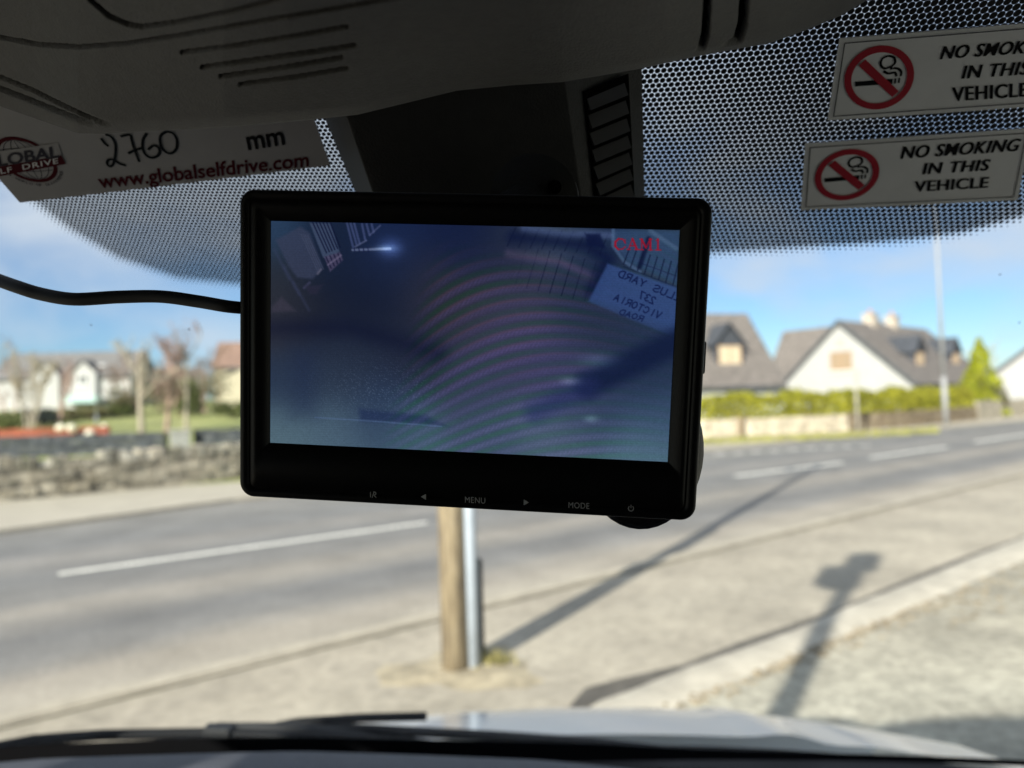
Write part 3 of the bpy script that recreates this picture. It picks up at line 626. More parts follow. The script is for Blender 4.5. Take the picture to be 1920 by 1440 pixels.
# off-frame lamp behind the van's left side: throws the second shadow on the forecourt
sh = gp(1605, 1068); ln = 10.4; b4 = sh - Vector((math.sin(math.radians(30)), math.cos(math.radians(30)), 0))*ln
hh = ln*math.tan(SUN_EL); t = thing('floodlight_post', 'grey floodlight post whose shadow falls across the forecourt past the bonnet', 'post', (b4.x, b4.y, .03))
MB().tube([(0, 0, -.2), (0, 0, hh)], .085, 12).build('post', m_grey_paint, t, True)
bevel(MB().box((-.30, -.16, hh-.46), (.06, .16, hh-.02)).build('floodlight', m_grey_paint, t), .03)
bevel(MB().box((-.10, -.12, hh-.1), (.20, .12, hh+.36)).build('camera_housing', m_grey_paint, t), .03)
# ================================================================== WINDSCREEN SURFACE
_s = np.linspace(-.30, 1.3, 3201); _th = np.radians(35+14*_s); _ds = _s[1]-_s[0]
_Y = np.cumsum(np.cos(_th))*_ds; _Z = -np.cumsum(np.sin(_th))*_ds; _i = int(np.argmin(abs(_s))); _Y += .47-_Y[_i]; _Z += .176-_Z[_i]
CURV = .10
def WS(u, s, off=0.):
    """point on the windscreen; off > 0 moves it into the cabin"""
    th = math.radians(35+14*s); y = float(np.interp(s, _s, _Y)); z = float(np.interp(s, _s, _Z))
    nrm = Vector((-2*CURV*u*math.sin(th), -math.sin(th), -math.cos(th))).normalized()
    return Vector((u, y-CURV*u*u, z+EYE)) + nrm*off
def hit(x, y):
    v = ray(x, y); a = CURV*v[0]**2
    t = (-v[1]+np.sqrt(v[1]**2+4*a*_Y))/(2*a) if a > 1e-9 else _Y/v[1]
    f = _Z - v[2]*t; k = np.where(np.sign(f[:-1]) != np.sign(f[1:]))[0][0]
    return np.array([t[k]*v[0], _s[k]])

# ================================================================== VAN
van = thing('van', 'white van seen from inside its dark cab, with windscreen, roof shelf and bonnet', 'van')
# windscreen glass
m_glass = bpy.data.materials.new('windscreen_glass'); m_glass.use_nodes = True; nt = m_glass.node_tree; nt.nodes.remove(nt.nodes['Principled BSDF'])
lw = N(nt, 'ShaderNodeLayerWeight', {'Blend': .5}); fr = N(nt, 'ShaderNodeMath', {0: math_(nt, 'MULTIPLY', math_(nt, 'POWER', lw.outputs['Facing'], 5.), .55), 1: .02}, operation='ADD'); tr = N(nt, 'ShaderNodeBsdfTransparent', {'Color': (.93, .96, .95, 1)}); gl = N(nt, 'ShaderNodeBsdfGlossy', {'Roughness': .02, 'Color': (.8, .8, .8, 1)})
oc = N(nt, 'ShaderNodeTexCoord').outputs['Object']
dn = N(nt, 'ShaderNodeTexNoise', {'Vector': N(nt, 'ShaderNodeMapping', {'Vector': oc, 'Scale': (3., 9., 9.)}).outputs[0], 'Scale': 2.2, 'Detail': 6., 'Roughness': .7})
film = N(nt, 'ShaderNodeBsdfTranslucent', {'Color': (.9, .9, .88, 1)})
tr = N(nt, 'ShaderNodeMixShader', {0: ramp(nt, dn.outputs[0], [(.35, .006), (.75, .035)]), 1: tr.outputs[0], 2: film.outputs[0]})
mx = N(nt, 'ShaderNodeMixShader', {0: fr.outputs[0], 1: tr.outputs[0], 2: gl.outputs[0]}); nt.links.new(mx.outputs[0], nt.nodes['Material Output'].inputs[0])
us = np.linspace(-.86, .86, 61); ss = np.linspace(-.225, 1.16, 71)
wsc = mesh('windscreen', [WS(u, s) for s in ss for u in us], grid_faces(71, 61), m_glass, van, True)
for s_ in (-1, 1):
    mesh('side_window', [(s_*.955, -.62, 1.30), (s_*.955, 1.22, 1.30), (s_*.93, .12, 2.10), (s_*.93, -.62, 2.10)], [(0, 1, 2, 3)], m_glass, van)
# black dot-matrix band printed on the inside of the glass
border_px = [(-420, 90), (-250, 165), (-110, 245), (0, 346), (45, 381), (118, 435), (215, 492), (335, 533), (452, 545), (700, 545), (1000, 526), (1332, 488), (1500, 477), (1600, 471), (1700, 463), (1800, 450), (1920, 418), (2050, 362), (2250, 215), (2420, 130)]
bord = np.array([hit(*q) for q in border_px]); bo = bord[np.argsort(bord[:, 0])]
gu = np.arange(-.62, .62, .0035); gs = np.arange(-.222, .16, .0035)
UU, SS = np.meshgrid(gu, gs); sb = np.interp(UU, bo[:, 0], bo[:, 1])
dist = np.full(UU.shape, 9.)
for a, b in zip(bo[:-1], bo[1:]):
    ab = b-a; tt = np.clip(((UU-a[0])*ab[0]+(SS-a[1])*ab[1])/(ab@ab), 0, 1); dist = np.minimum(dist, np.hypot(UU-a[0]-tt*ab[0], SS-a[1]-tt*ab[1]))
sd = np.where(SS < sb, dist, -dist); nr, nc = UU.shape
keep = sd > -.004
vid = -np.ones(UU.shape, int); faces = []
fmask = keep[:-1, :-1] & keep[1:, :-1] & keep[:-1, 1:] & keep[1:, 1:]
used = np.zeros(UU.shape, bool); used[:-1, :-1] |= fmask; used[1:, :-1] |= fmask; used[:-1, 1:] |= fmask; used[1:, 1:] |= fmask
vid[used] = np.arange(used.sum()); verts = [WS(UU[i, j], SS[i, j], .0012) for i, j in zip(*np.where(used))]
faces = [(vid[i, j], vid[i, j+1], vid[i+1, j+1], vid[i+1, j]) for i, j in zip(*np.where(fmask))]
m_frit = bpy.data.materials.new('frit_dots'); m_frit.use_nodes = True; nt = m_frit.node_tree; p = nt.nodes['Principled BSDF']
p.inputs['Base Color'].default_value = (.012, .012, .013, 1); p.inputs['Roughness'].default_value = .5; p.inputs['Specular IOR Level'].default_value = .2
uv = N(nt, 'ShaderNodeAttribute', attribute_name='lattice'); fd = N(nt, 'ShaderNodeAttribute', attribute_name='inside')
PIT = 1.0
sp = N(nt, 'ShaderNodeSeparateXYZ', {0: uv.outputs['Vector']}); S3 = math.sqrt(3)
X = math_(nt, 'DIVIDE', sp.outputs[0], PIT); Yv = math_(nt, 'DIVIDE', sp.outputs[1], PIT)
def cell(ox):
    a = math_(nt, 'SUBTRACT', math_(nt, 'FRACT', math_(nt, 'ADD', X, 100+ox)), .5)
    b = math_(nt, 'MULTIPLY', math_(nt, 'SUBTRACT', math_(nt, 'FRACT', math_(nt, 'ADD', math_(nt, 'DIVIDE', Yv, S3), 100+ox)), .5), S3)
    return math_(nt, 'SQRT', math_(nt, 'ADD', math_(nt, 'MULTIPLY', a, a), math_(nt, 'MULTIPLY', b, b)))
dmin = math_(nt, 'MINIMUM', cell(0.), cell(.5))
al = math_(nt, 'MULTIPLY', math_(nt, 'SUBTRACT', math_(nt, 'ADD', fd.outputs['Fac'], .045), dmin), 11., clamp=True); nt.links.new(al, p.inputs['Alpha'])
frit = mesh('frit_band', verts, faces, m_frit, wsc, True)
KW, P0_ = .80, .00345; KZ = KW*(UU[used]+1j*SS[used])     # dot pitch grows gently to the right
A = frit.data.attributes.new('lattice', 'FLOAT_VECTOR', 'POINT'); A.data.foreach_set('vector', np.stack([np.log(np.abs(1+KZ))/(KW*P0_), np.angle(1+KZ)/(KW*P0_), np.zeros(used.sum())], 1).astype(np.float32).ravel())
def smst(a, b, x): q = np.clip((x-a)/(b-a), 0, 1); return q*q*(3-2*q)
ins_ = np.maximum(sd[used], 0); uu_ = UU[used]
RADI = (.449+.036*smst(-.12, .30, uu_)+.036*smst(.03, .14, ins_)*smst(.08, .24, uu_)) * np.interp(ins_, [0, .002, .005, .008, .011], [0, .26, .52, .78, 1.])
A = frit.data.attributes.new('inside', 'FLOAT', 'POINT'); A.data.foreach_set('value', RADI.astype(np.float32))
for k_, (sx_, sy_, sr_) in enumerate([(354, 619, .0009), (170, 611, .0007), (1876, 517, .0007), (1912, 607, .0008)]):
    u_, v_ = hit(sx_, sy_); mesh('insect_mark', [WS(u_+sr_*math.cos(a)*(1+.4*math.sin(3*a+k_)), v_+sr_*1.2*math.sin(a), -.001) for a in np.linspace(0, 2*math.pi, 10)[:-1]], [tuple(range(9))], MT['insect'], wsc)
# black border along the foot of the glass
lf0 = lambda u: float(np.interp(u, [-.9, -.72, -.57, -.41, -.19, -.02, .12, .29, .47, .8], [.988, .996, 1.010, 1.028, 1.062, 1.084, 1.10, 1.122, 1.134, 1.14]))
v = [WS(u, lf0(u)*(1-k)+1.16*k, .0012) for k in (0, .33, .66, 1) for u in us]; mesh('lower_frit', v, grid_faces(4, 61), MT['rubber'], wsc, True)

# roof shelf with moulded grooves
lipx = [-2600, -900, -300, 0, 60, 146, 190, 237, 437, 590, 671, 762, 857, 960, 1054, 1120, 1200, 1301, 1376, 1440, 1511, 1575, 1640, 1800, 2100, 4600]
lipy = [40, 55, 90, 199, 220, 250, 251, 248, 238, 224, 215, 193, 170, 160, 154, 143, 129, 107, 93, 82, 57, 30, -8, -50, -70, -70]
cx = np.concatenate([np.linspace(-2600, -220, 40), np.arange(-200, 1700, 1.8), np.arange(1710, 2000, 8.), np.linspace(2020, 4600, 40)])
tt = np.concatenate([np.linspace(0, .06, 8), np.linspace(.065, 1, 210)])
grooves = [([(-60, 58), (0, 70), (75, 84), (150, 88), (235, 82), (340, 66), (430, 50), (500, 38), (640, 14), (760, -8)], 2.6),
           ([(150, -30), (170, 0), (205, 30), (240, 45), (268, 50), (330, 42), (430, 22), (510, 2), (560, -12)], 2.8),
           ([(342, 98), (430, 87), (560, 66), (650, 50)], 2.6), ([(380, 126), (480, 112), (600, 95), (665, 85)], 2.8),
           ([(414, 143), (520, 128), (640, 108)], 2.6), ([(450, 158), (560, 143), (650, 128)], 2.4),
           ([(-120, 100), (0, 144), (60, 168), (120, 198), (170, 221), (205, 234)], 2.4), ([(-120, 118), (0, 166), (60, 189), (110, 209), (150, 225), (172, 232)], 3.2),
           ([(1327, -120), (1327, 0), (1323, 65), (1314, 95), (1300, 107)], 5.), ([(1399, -120), (1396, 0), (1393, 45), (1384, 75), (1358, 93)], 6.)]
PX = np.repeat(cx[None, :], len(tt), 0); yl = np.interp(cx, lipx, lipy); yt = np.minimum(-140, yl-110)
PY = yl[None, :] + (yt-yl)[None, :]*tt[:, None]
dep = np.zeros(PX.shape)
for pl, wd in grooves:
    pl = np.array(pl, float); dm = np.full(PX.shape, 1e9)
    for a, b in zip(pl[:-1], pl[1:]):
        ab = b-a; q = np.clip(((PX-a[0])*ab[0]+(PY-a[1])*ab[1])/(ab@ab), 0, 1); dm = np.minimum(dm, np.hypot(PX-a[0]-q*ab[0], PY-a[1]-q*ab[1]))
    dep = np.maximum(dep, np.clip(1.7-dm/wd, 0, 1))
dep *= np.clip((tt-.035)/.06, 0, 1)[:, None]
YX = np.interp(cx, [-2600, -300, -60, 60, 180, 300, 420, 540, 1250, 1450, 1650, 4600], [.44, .44, .43, .412, .39, .37, .352, .345, .345, .36, .385, .39])
YY = YX[None, :] - .15*tt[:, None]
pts = np.zeros(PX.shape+(3,))
for i in range(len(tt)):
    V = FW[None] + ((PX[i]-960)/FPX)[:, None]*RT[None] + ((720-PY[i])/FPX)[:, None]*UP[None]
    roll_ = .007*(1-min(1, tt[i]/.06))**2
    # soft raised panel above the long seam, and a lip that curls under
    P = CAMP + V*(YY[i]+roll_)[:, None]/V[:, 1:2]
    P[:, 2] += dep[i]*.008
    P[:, 1] += dep[i]*.003
    pts[i] = P
rows = [pts]
back = pts[-1].copy()
def flat(P, y, z): q = P.copy(); q[:, 1] = y; q[:, 2] = z; return q
zt = pts[-1][:, 2]
tail = [flat(back, .12, np.maximum(zt, EYE+.185)), flat(back, -.2, EYE+.235), flat(back, -.76, EYE+.245)]
front = pts[0].copy(); f1 = front.copy(); f1[:, 1] += .006; f1[:, 2] += .012; f2 = f1.copy(); f2[:, 1] -= .01; f2[:, 2] += .03
f3 = f2.copy(); f3[:, 1] = np.minimum(f3[:, 1]-.06, .33); f3[:, 2] = np.maximum(f3[:, 2], EYE+.25)
allr = np.concatenate([[f3, f2, f1], pts, tail]); allr[:, :, 0] = np.clip(allr[:, :, 0], -.93, .93)
van_shelf = mesh('overhead_shelf', allr.reshape(-1, 3), grid_faces(allr.shape[0], allr.shape[1]), MT['plastic'], van, True, [MT['plastic'], MT['seam']])
_sh = [o for o in van.children if o.name.startswith('overhead_shelf')][0]
_k = allr.shape[1]; _d = np.concatenate([np.zeros((3, _k)), dep, np.zeros((3, _k))]); _q = (_d[:-1, :-1]+_d[1:, 1:])/2
_sh.data.polygons.foreach_set('material_index', (_q > .62).astype(np.int32).ravel())

# sensor cover between shelf and mirror mount
def cq(x, y, Y): return at(x, y, Y)
gL0, gL1 = WS(*hit(603, 205), .001), WS(*hit(700, 440), .001)
gR0, gR1 = WS(*hit(1203, 120), .001), WS(*hit(1210, 440), .001)
fL0, fL1 = cq(640, 190, .405), cq(722, 430, .45); fR0, fR1 = cq(1055, 120, .405), cq(1098, 430, .45)
eR0, eR1 = cq(1086, 118, .412), cq(1122, 430, .457)
cvm = MB()
def patch(mb, a, b, c_, d, n=14, bulge=None):
    k = len(mb.v)
    for i in range(n+1):
        for j in range(n+1):
            s, t_ = i/n, j/n; P = (a*(1-t_)+b*t_)*(1-s)+(d*(1-t_)+c_*t_)*s; mb.v.append(P)
    for i in range(n):
        for j in range(n): q = k+i*(n+1)+j; mb.f.append((q, q+n+1, q+n+2, q+1))
patch(cvm, gL0, fL0, fL1, gL1); patch(cvm, fL0, fR0, fR1, fL1); patch(cvm, fR0, eR0, eR1, fR1); patch(cvm, eR0, gR0, gR1, eR1); patch(cvm, gL1, fL1, fR1, gR1)
cover = cvm.build('sensor_cover', MT['trim'], van, True)
md = cover.modifiers.new('weld', 'WELD'); md.merge_threshold = .0004
bv = cover.modifiers.new('bevel', 'BEVEL'); bv.width = .009; bv.segments = 4; bv.limit_method = 'ANGLE'; bv.angle_limit = math.radians(18)
# vent: frame plus angled slats on the right flank
def flank(a, b, off=0.):  # a across 0..1 (front edge to glass), b down 0..1
    P = (eR0*(1-a)+gR0*a)*(1-b)+(eR1*(1-a)+gR1*a)*b
    nrm = (gR0-eR0).cross(eR1-eR0).normalized()
    if nrm.dot(Vector(CAMP)-P) < 0: nrm = -nrm
    return P+nrm*off
def fpx(x, y):  # photo position on the flank
    best = None
    o = eR0; e1 = gR0-eR0; e2 = eR1-eR0; r = Vector(ray(x, y)); nn = e1.cross(e2); k = (o-Vector(CAMP)).dot(nn)/r.dot(nn)
    return Vector(CAMP)+r*k
fn = (gR0-eR0).cross(eR1-eR0).normalized()
if fn.dot(Vector(CAMP)-eR0) < 0: fn = -fn
vent = MB(); sl = MB()
rowsy = [(1098, 178, 1168, 148), (1100, 208, 1170, 180), (1103, 242, 1172, 214), (1107, 274, 1174, 247), (1110, 305, 1176, 278), (1114, 337, 1178, 309), (1118, 367, 1180, 338), (1122, 398, 1182, 370)]
q0 = [fpx(1092, 172), fpx(1176, 138), fpx(1190, 415), fpx(1118, 420)]
vent.hexa([P+fn*.0006 for P in q0]+[P+fn*.0012 for P in q0]); vo = vent.build('vent', MT['seam'], cover)
for (xa, ya, xb, yb), (xc, yc, xd, yd) in zip(rowsy[:-1], rowsy[1:]):
    h1 = .24
    a, b = fpx(xa, ya+(yc-ya)*h1), fpx(xb, yb+(yd-yb)*h1); c_, d_ = fpx(xd, yd-1.5), fpx(xc, yc-1.5)
    sl.hexa([a+fn*.0013, b+fn*.0013, c_+fn*.0013, d_+fn*.0013, a+fn*.0016, b+fn*.0016, c_+fn*.004, d_+fn*.004])
sl.build('vent_slats', mat('slat_plastic', (.05, .05, .053), .6, spec=.2), vo)

# dashboard
dz = EYE-.62
v, dx = [], np.linspace(-.93, .93, 60)
prof = [(.55, -.26), (.62, -.16), (.72, -.07), (.84, -.02), (.95, 0), (1.04, -.012), (1.12, -.06), (1.18, -.15), (1.24, -.17), (1.34, -.19)]
crest = lambda x: float(np.interp(x, [-.93, -.65, -.31, .03, .25, .5, .93], [-.443, -.436, -.446, -.472, -.50, -.53, -.56]))
for y, z in prof:
    for x in dx: v.append((x, y-.06*x*x-.03*max(0, -z/.19)*x*x, EYE+crest(x)+z*(1+.0*x)))
dash = mesh('dashboard', v, grid_faces(len(prof), 60), MT['dash'], van, True)
MB().box((-.93, .46, .9), (.93, .52, EYE-.80)).build('dashboard_fascia', MT['dash'], dash)
MB().tube([(x, .955-.06*x*x, EYE+crest(x)-.0005) for x in np.linspace(-.42, .1, 14)], .003, 6).build('defrost_slot', MT['seam'], dash)

# bonnet (loft), scuttle and wipers
def bon(x, Y):
    zc = np.interp(Y, [1.30, 1.46, 1.75, 1.95, 2.10, 2.25, 2.33], [1.355, 1.318, 1.243, 1.175, 1.09, .94, .72])
    xc = x+.02; zc += .010*math.exp(-((abs(xc)-.52)/.05)**2)-.006*math.exp(-((abs(xc)-.60)/.04)**2); return zc-.052*abs(xc)**2.2-.012*(abs(xc) > .62)*((abs(xc)-.62)/.3)
bx = np.linspace(-.95, .95, 61); by = [1.46, 1.5, 1.58, 1.66, 1.75, 1.85, 1.95, 2.03, 2.10, 2.18, 2.25, 2.30, 2.33]
v = [(x*(1-.05*max(0, Y-1.9)), Y-.10*x*x, bon(x, Y)) for Y in by for x in bx]
bonnet = mesh('bonnet', v, grid_faces(len(by), 61), MT['white_paint'], van, True)
v = [(x, Y-.10*x*x, z-.052*abs(x)**2.2) for Y, z in ((1.30, 1.33), (1.38, 1.285), (1.455, 1.30)) for x in bx]
mesh('scuttle', v, grid_faces(3, 61), MT['trim'], van, True)
def wiper(pts_arm, pts_blade, ra, rb, knuckle):
    w_ = MB().tube([at(*q) for q in pts_arm], ra, 8).build('wiper', MT['trim'], van, True)
    mb = MB()
    P = [at(*q) for q in pts_blade]
    mb.tube(P, rb, 6); mb.build('blade', MT['rubber'], w_, True)
    c = at(*knuckle); k = MB().box((-.024, -.014, -.011), (.024, .014, .005)).build('clip', MT['trim'], w_); k.location = c; k.rotation_euler = (0, .08, 0); bevel(k, .004)
    return w_
wiper([(405, 1366, 1.33), (540, 1366, 1.36), (600, 1372, 1.38), (760, 1392, 1.42), (960, 1416, 1.44), (1100, 1432, 1.44)],
      [(-40, 1408, 1.22), (60, 1388, 1.25), (190, 1378, 1.29), (410, 1374, 1.32), (620, 1384, 1.34), (840, 1402, 1.35)], .011, .010, (410, 1366, 1.32))
wiper([(520, 1362, 1.40), (700, 1368, 1.41), (930, 1380, 1.42), (1110, 1392, 1.43), (1300, 1414, 1.43), (1500, 1436, 1.43)],
      [(480, 1370, 1.385), (560, 1354, 1.40), (680, 1346, 1.42), (800, 1343, 1.44)], .010, .009, (585, 1364, 1.40))
m_alu = mat('silver_arm', (.35, .36, .38), .4, metal=.7)
# body shell
body = MB()
for s in (-1, 1):
    x0, x1 = sorted((s*.93, s*.98))
    body.box((x0, -.80, .35), (x1, 1.32, 1.30)); body.box((x0, -.80, 1.30), (x1, -.62, 2.14)); body.box((x0, -.62, 2.06), (x1, .30, 2.14))
body.box((-.93, -.80, .35), (.93, 1.32, .40)); body.box((-.93, -.80, .40), (.93, -.76, 2.2))
body.build('cab_shell', MT['cabin'], van)
pl = MB()
for s in (-1, 1):
    pl.tube([WS(s*.885, q, .01)+Vector((s*.02, 0, -.005)) for q in np.linspace(-.2, 1.14, 16)], [.035]*16, 10)
pl.build('windscreen_pillar', MT['plastic'], van, True)
bevel(MB().box((-.98, -3.6, .35), (.98, -.805, 2.40)).build('cargo_body', MT['white_paint'], van), .06, 4)
rb_ = MB(); nx = 25
xs_ = np.linspace(-1.03, 1.03, nx)
yf = lambda x: .29-.09*x*x-(.10*max(0, (abs(x)-.80)/.23)**2)
rz_ = lambda x: 2.29-.06*x*x-.06*max(0, (abs(x)-.8)/.23)**2
v = [(x, yf(x), rz_(x)-.045) for x in xs_]+[(x, yf(x)-.40, rz_(x)+.22) for x in xs_]+[(x, -3.6, rz_(x)+.25) for x in xs_]+[(x, -3.6, rz_(x)+.15) for x in xs_]
ro = grid_faces(4, nx)+[(i+1, i, 3*nx+i, 3*nx+i+1) for i in range(nx-1)]
mesh('roof', v, ro, MT['white_paint'], van, True)
bevel(MB().hexa([(-.95, 1.32, .35), (.95, 1.32, .35), (.86, 2.18, .35), (-.86, 2.18, .35), (-.95, 1.32, 1.18), (.95, 1.32, 1.18), (.86, 2.14, .78), (-.86, 2.14, .78)]).build('nose', MT['white_paint'], van), .03)
for x, y in ((-.84, 1.75), (.84, 1.75), (-.84, -2.6), (.84, -2.6)):
    wl = MB().tube([(x-.11, y, .34), (x-.08, y, .34), (x+.08, y, .34), (x+.11, y, .34)], [.30, .34, .34, .30], 28).build('tyre', MT['rubber'], van, True)
    MB().tube([(x-.115, y, .34), (x+.115, y, .34)], .2, 20).build('rim', m_alu, wl, True)

# ================================================================== MONITOR
def rect3(c):
    D = np.array([ray(*q) for q in c]); Amat = np.array([D[0], -D[1], D[2], -D[3]]).T; l = np.linalg.svd(Amat)[2][3]; l /= l[0]; return (D.T*l).T
corners = [(448, 354), (1338, 371), (1304, 978), (448, 931)]
Xb = rect3(corners); sc_ = .228/np.linalg.norm(Xb[1]-Xb[0]); Xb = Xb*sc_+CAMP
ctr = Vector(Xb.mean(0)); ax = Vector(Xb[1]-Xb[0]).normalized(); ay = Vector(Xb[0]-Xb[3]); ay = (ay-ax*ay.dot(ax)).normalized(); az = ax.cross(ay)
MW = float(np.linalg.norm(Xb[1]-Xb[0])); MH = float(np.linalg.norm(Xb[0]-Xb[3]))
mon = thing('reversing_monitor', 'black rear-view camera monitor showing a dim blue picture, hung before the windscreen', 'monitor', ctr)
mon.rotation_euler = Matrix((ax, ay, az)).transposed().to_euler()
bpy.context.view_layer.update()
def mpx(x, y, dz=0.):  # photo position -> monitor face coordinates
    r = Vector(ray(x, y)); o = ctr+az*dz; k = (o-Vector(CAMP)).dot(az)/r.dot(az); q = Vector(CAMP)+r*k-ctr; return (q.dot(ax), q.dot(ay))
def rr(x0, x1, y0, y1, r, z, n=8):
    out = []
    for cx_, cy_, a0 in ((x1-r, y1-r, 0), (x0+r, y1-r, 90), (x0+r, y0+r, 180), (x1-r, y0+r, 270)):
        for i in range(n+1): a = math.radians(a0+90*i/n); out.append((cx_+r*math.cos(a), cy_+r*math.sin(a), z))
    return out
def loft(loops, closed_first=False, closed_last=False):
    k = len(loops[0]); v = [p for l in loops for p in l]; f = [(i*k+j, i*k+(j+1) % k, (i+1)*k+(j+1) % k, (i+1)*k+j) for i in range(len(loops)-1) for j in range(k)]
    if closed_first: f.append(tuple(reversed(range(k))))
    if closed_last: f.append(tuple((len(loops)-1)*k+j for j in range(k)))
    return v, f
scr = [mpx(*q, -.0016) for q in ((508, 412), (1276, 434), (1250, 866), (507, 830))]
sx0, sx1 = (scr[0][0]+scr[3][0])/2, (scr[1][0]+scr[2][0])/2; sy1, sy0 = (scr[0][1]+scr[1][1])/2, (scr[2][1]+scr[3][1])/2
hw, hh_ = MW/2, MH/2; R = .0072
g1 = .006
v, f = loft([rr(sx0-.0002, sx1+.0002, sy0-.0002, sy1+.0002, .0004, -.0022), rr(sx0-.0002, sx1+.0002, sy0-.0002, sy1+.0002, .0004, -.0012), rr(sx0-g1+.0008, sx1+g1-.0008, sy0-g1+.0008, sy1+g1-.0008, .001, -.0012), rr(sx0-g1, sx1+g1, sy0-g1, sy1+g1, .0015, -.0004),
             rr(-hw+.0058, hw-.0058, -hh_+.0052, hh_-.0052, R-.004, -.0004), rr(-hw+.0055, hw-.0055, -hh_+.0049, hh_-.0049, R-.004, -.0012), rr(-hw+.0049, hw-.0049, -hh_+.0043, hh_-.0043, R-.0035, -.0012), rr(-hw+.0046, hw-.0046, -hh_+.004, hh_-.004, R-.0035, -.0002), rr(-hw+.0024, hw-.0024, -hh_+.0022, hh_-.0022, R-.002, -.0002), rr(-hw+.0012, hw-.0012, -hh_+.0012, hh_-.0012, R-.001, -.0002), rr(-hw+.0003, hw-.0003, -hh_+.0003, hh_-.0003, R, -.0008),
             rr(-hw, hw, -hh_, hh_, R, -.0016), rr(-hw, hw, -hh_, hh_, R, -.009)])
mesh('bezel', v, f, MT['monitor'], mon, True)
v, f = loft([rr(-hw+.0006, hw-.0006, -hh_+.0006, hh_-.0006, R, -.0094), rr(-hw+.0006, hw-.0006, -hh_+.0006, hh_-.0006, R, -.016), rr(-hw+.004, hw-.004, -hh_+.004, hh_-.004, R, -.021)], True, True)
mesh('housing', v, f, MT['monitor'], mon, True)

# picture on the screen, computed in the pixel space of the survey crop
CW, CH = 520, 292
gx, gy = np.meshgrid(np.linspace(0, 1, CW), np.linspace(0, 1, CH))
c0 = np.array([[162, 150], [1748, 193], [1695, 1087], [160, 1012]], float)
Q = ((1-gx)*(1-gy))[..., None]*c0[0]+(gx*(1-gy))[..., None]*c0[1]+(gx*gy)[..., None]*c0[2]+((1-gx)*gy)[..., None]*c0[3]
qx, qy = Q[..., 0], Q[..., 1]
ctl = [(180,160,36,62,112),(420,170,16,30,66),(620,190,14,30,84),(400,300,14,26,60),(300,500,15,21,46),(200,490,50,50,70),(180,400,30,40,62),(560,420,12,20,50),(480,600,20,28,58),(250,760,34,50,90),(450,720,40,55,92),(720,660,26,34,66),(620,880,36,54,102),(200,1000,82,112,152),(420,980,72,100,144),(700,980,68,98,144),(620,300,22,36,84),(800,420,34,38,66),(950,480,46,46,82),(900,220,12,24,72),(1100,280,24,34,70),(1300,190,60,78,118),(1150,450,52,54,96),(1100,600,56,58,112),(950,800,50,56,106),(1000,960,62,82,132),(1300,700,56,60,118),(1300,1000,74,96,146),(1600,1060,82,118,166),(1450,600,34,46,86),(1380,440,30,42,82),(1650,620,34,52,98),(1600,720,24,38,80),(1430,880,44,60,112),(1650,900,52,78,132),(1700,250,40,62,100),(1440,250,18,34,80),(1720,330,34,52,84)]
num = np.zeros(Q.shape[:2]+(3,)); den = np.zeros(Q.shape[:2])
for x, y, r, g, b in ctl:
    k = np.exp(-((qx-x)**2+(qy-y)**2)/(2*95**2))+1e-9; num += k[..., None]*np.array([r, g, b], float); den += k
IM = num/den[..., None]*np.array([.96, .92, .76])+np.array([10, 11, 13])
def sstep(a, b, x): t_ = np.clip((x-a)/(b-a), 0, 1); return t_*t_*(3-2*t_)
def sline(pts_, wd, soft=1.5):
    dm = np.full(qx.shape, 1e9)
    for (ax_, ay_), (bx_, by_) in zip(pts_[:-1], pts_[1:]):
        dx_, dy_ = bx_-ax_, by_-ay_; L2 = dx_*dx_+dy_*dy_+1e-9; t_ = np.clip(((qx-ax_)*dx_+(qy-ay_)*dy_)/L2, 0, 1); dm = np.minimum(dm, np.hypot(qx-ax_-t_*dx_, qy-ay_-t_*dy_))
    return 1-sstep(wd/2-soft, wd/2+soft, dm)
def spoly(ps, soft=3.):
    d_ = np.full(qx.shape, 1e9); ps = [np.array(q, float) for q in ps]; ar = sum(a[0]*b[1]-b[0]*a[1] for a, b in zip(ps, ps[1:]+ps[:1])); sg = 1 if ar > 0 else -1
    for a, b in zip(ps, ps[1:]+ps[:1]):
        e = b-a; d_ = np.minimum(d_, sg*(e[0]*(qy-a[1])-e[1]*(qx-a[0]))/np.hypot(*e))
    return sstep(-soft, soft, d_)
def put(msk, col, op=1.): 
    global IM
    k = (msk*op)[..., None]; IM = IM*(1-k)+np.array(col, float)*k
# yard fence, top left
put(spoly([(182, 222), (280, 172), (318, 196), (372, 330), (330, 372), (268, 366), (232, 320)], 8), (58, 66, 92), .8)
for k in range(4): put(sline([(283+k*9, 200+k*2), (352+k*7, 346-k*4)], 3.2, 2), (78, 86, 112), .5)
put(spoly([(318, 158), (402, 160), (438, 268), (392, 300), (372, 290)], 4), (66, 80, 108), .9)
for k in range(6): put(sline([(330+k*14, 156), (386+k*11, 272-k*4)], 5, 2.5), (14, 22, 52), .85)
put(spoly([(376, 288), (440, 270), (452, 300), (400, 345)], 4), (80, 74, 104), .8)
for k in range(4): put(sline([(384+k*16, 288-k*4), (404+k*13, 330-k*8)], 5, 2.5), (22, 26, 56), .8)
put(sline([(392, 318), (444, 282)], 7, 3), (110, 104, 134), .7)
put(sline([(350, 352), (364, 336)], 8, 4), (96, 96, 118), .8)
put(sline([(296, 406), (318, 386)], 10, 4), (62, 64, 92), .8); put(spoly([(300, 400), (370, 395), (345, 430), (318, 430)], 8), (44, 44, 66), .7)
for a, b in [((468, 160), (492, 250)), ((482, 160), (506, 240)), ((496, 160), (518, 236)), ((528, 165), (540, 222)), ((546, 165), (558, 206)), ((566, 165), (574, 194))]: put(sline([a, b], 9, 3), (72, 84, 128), .7)
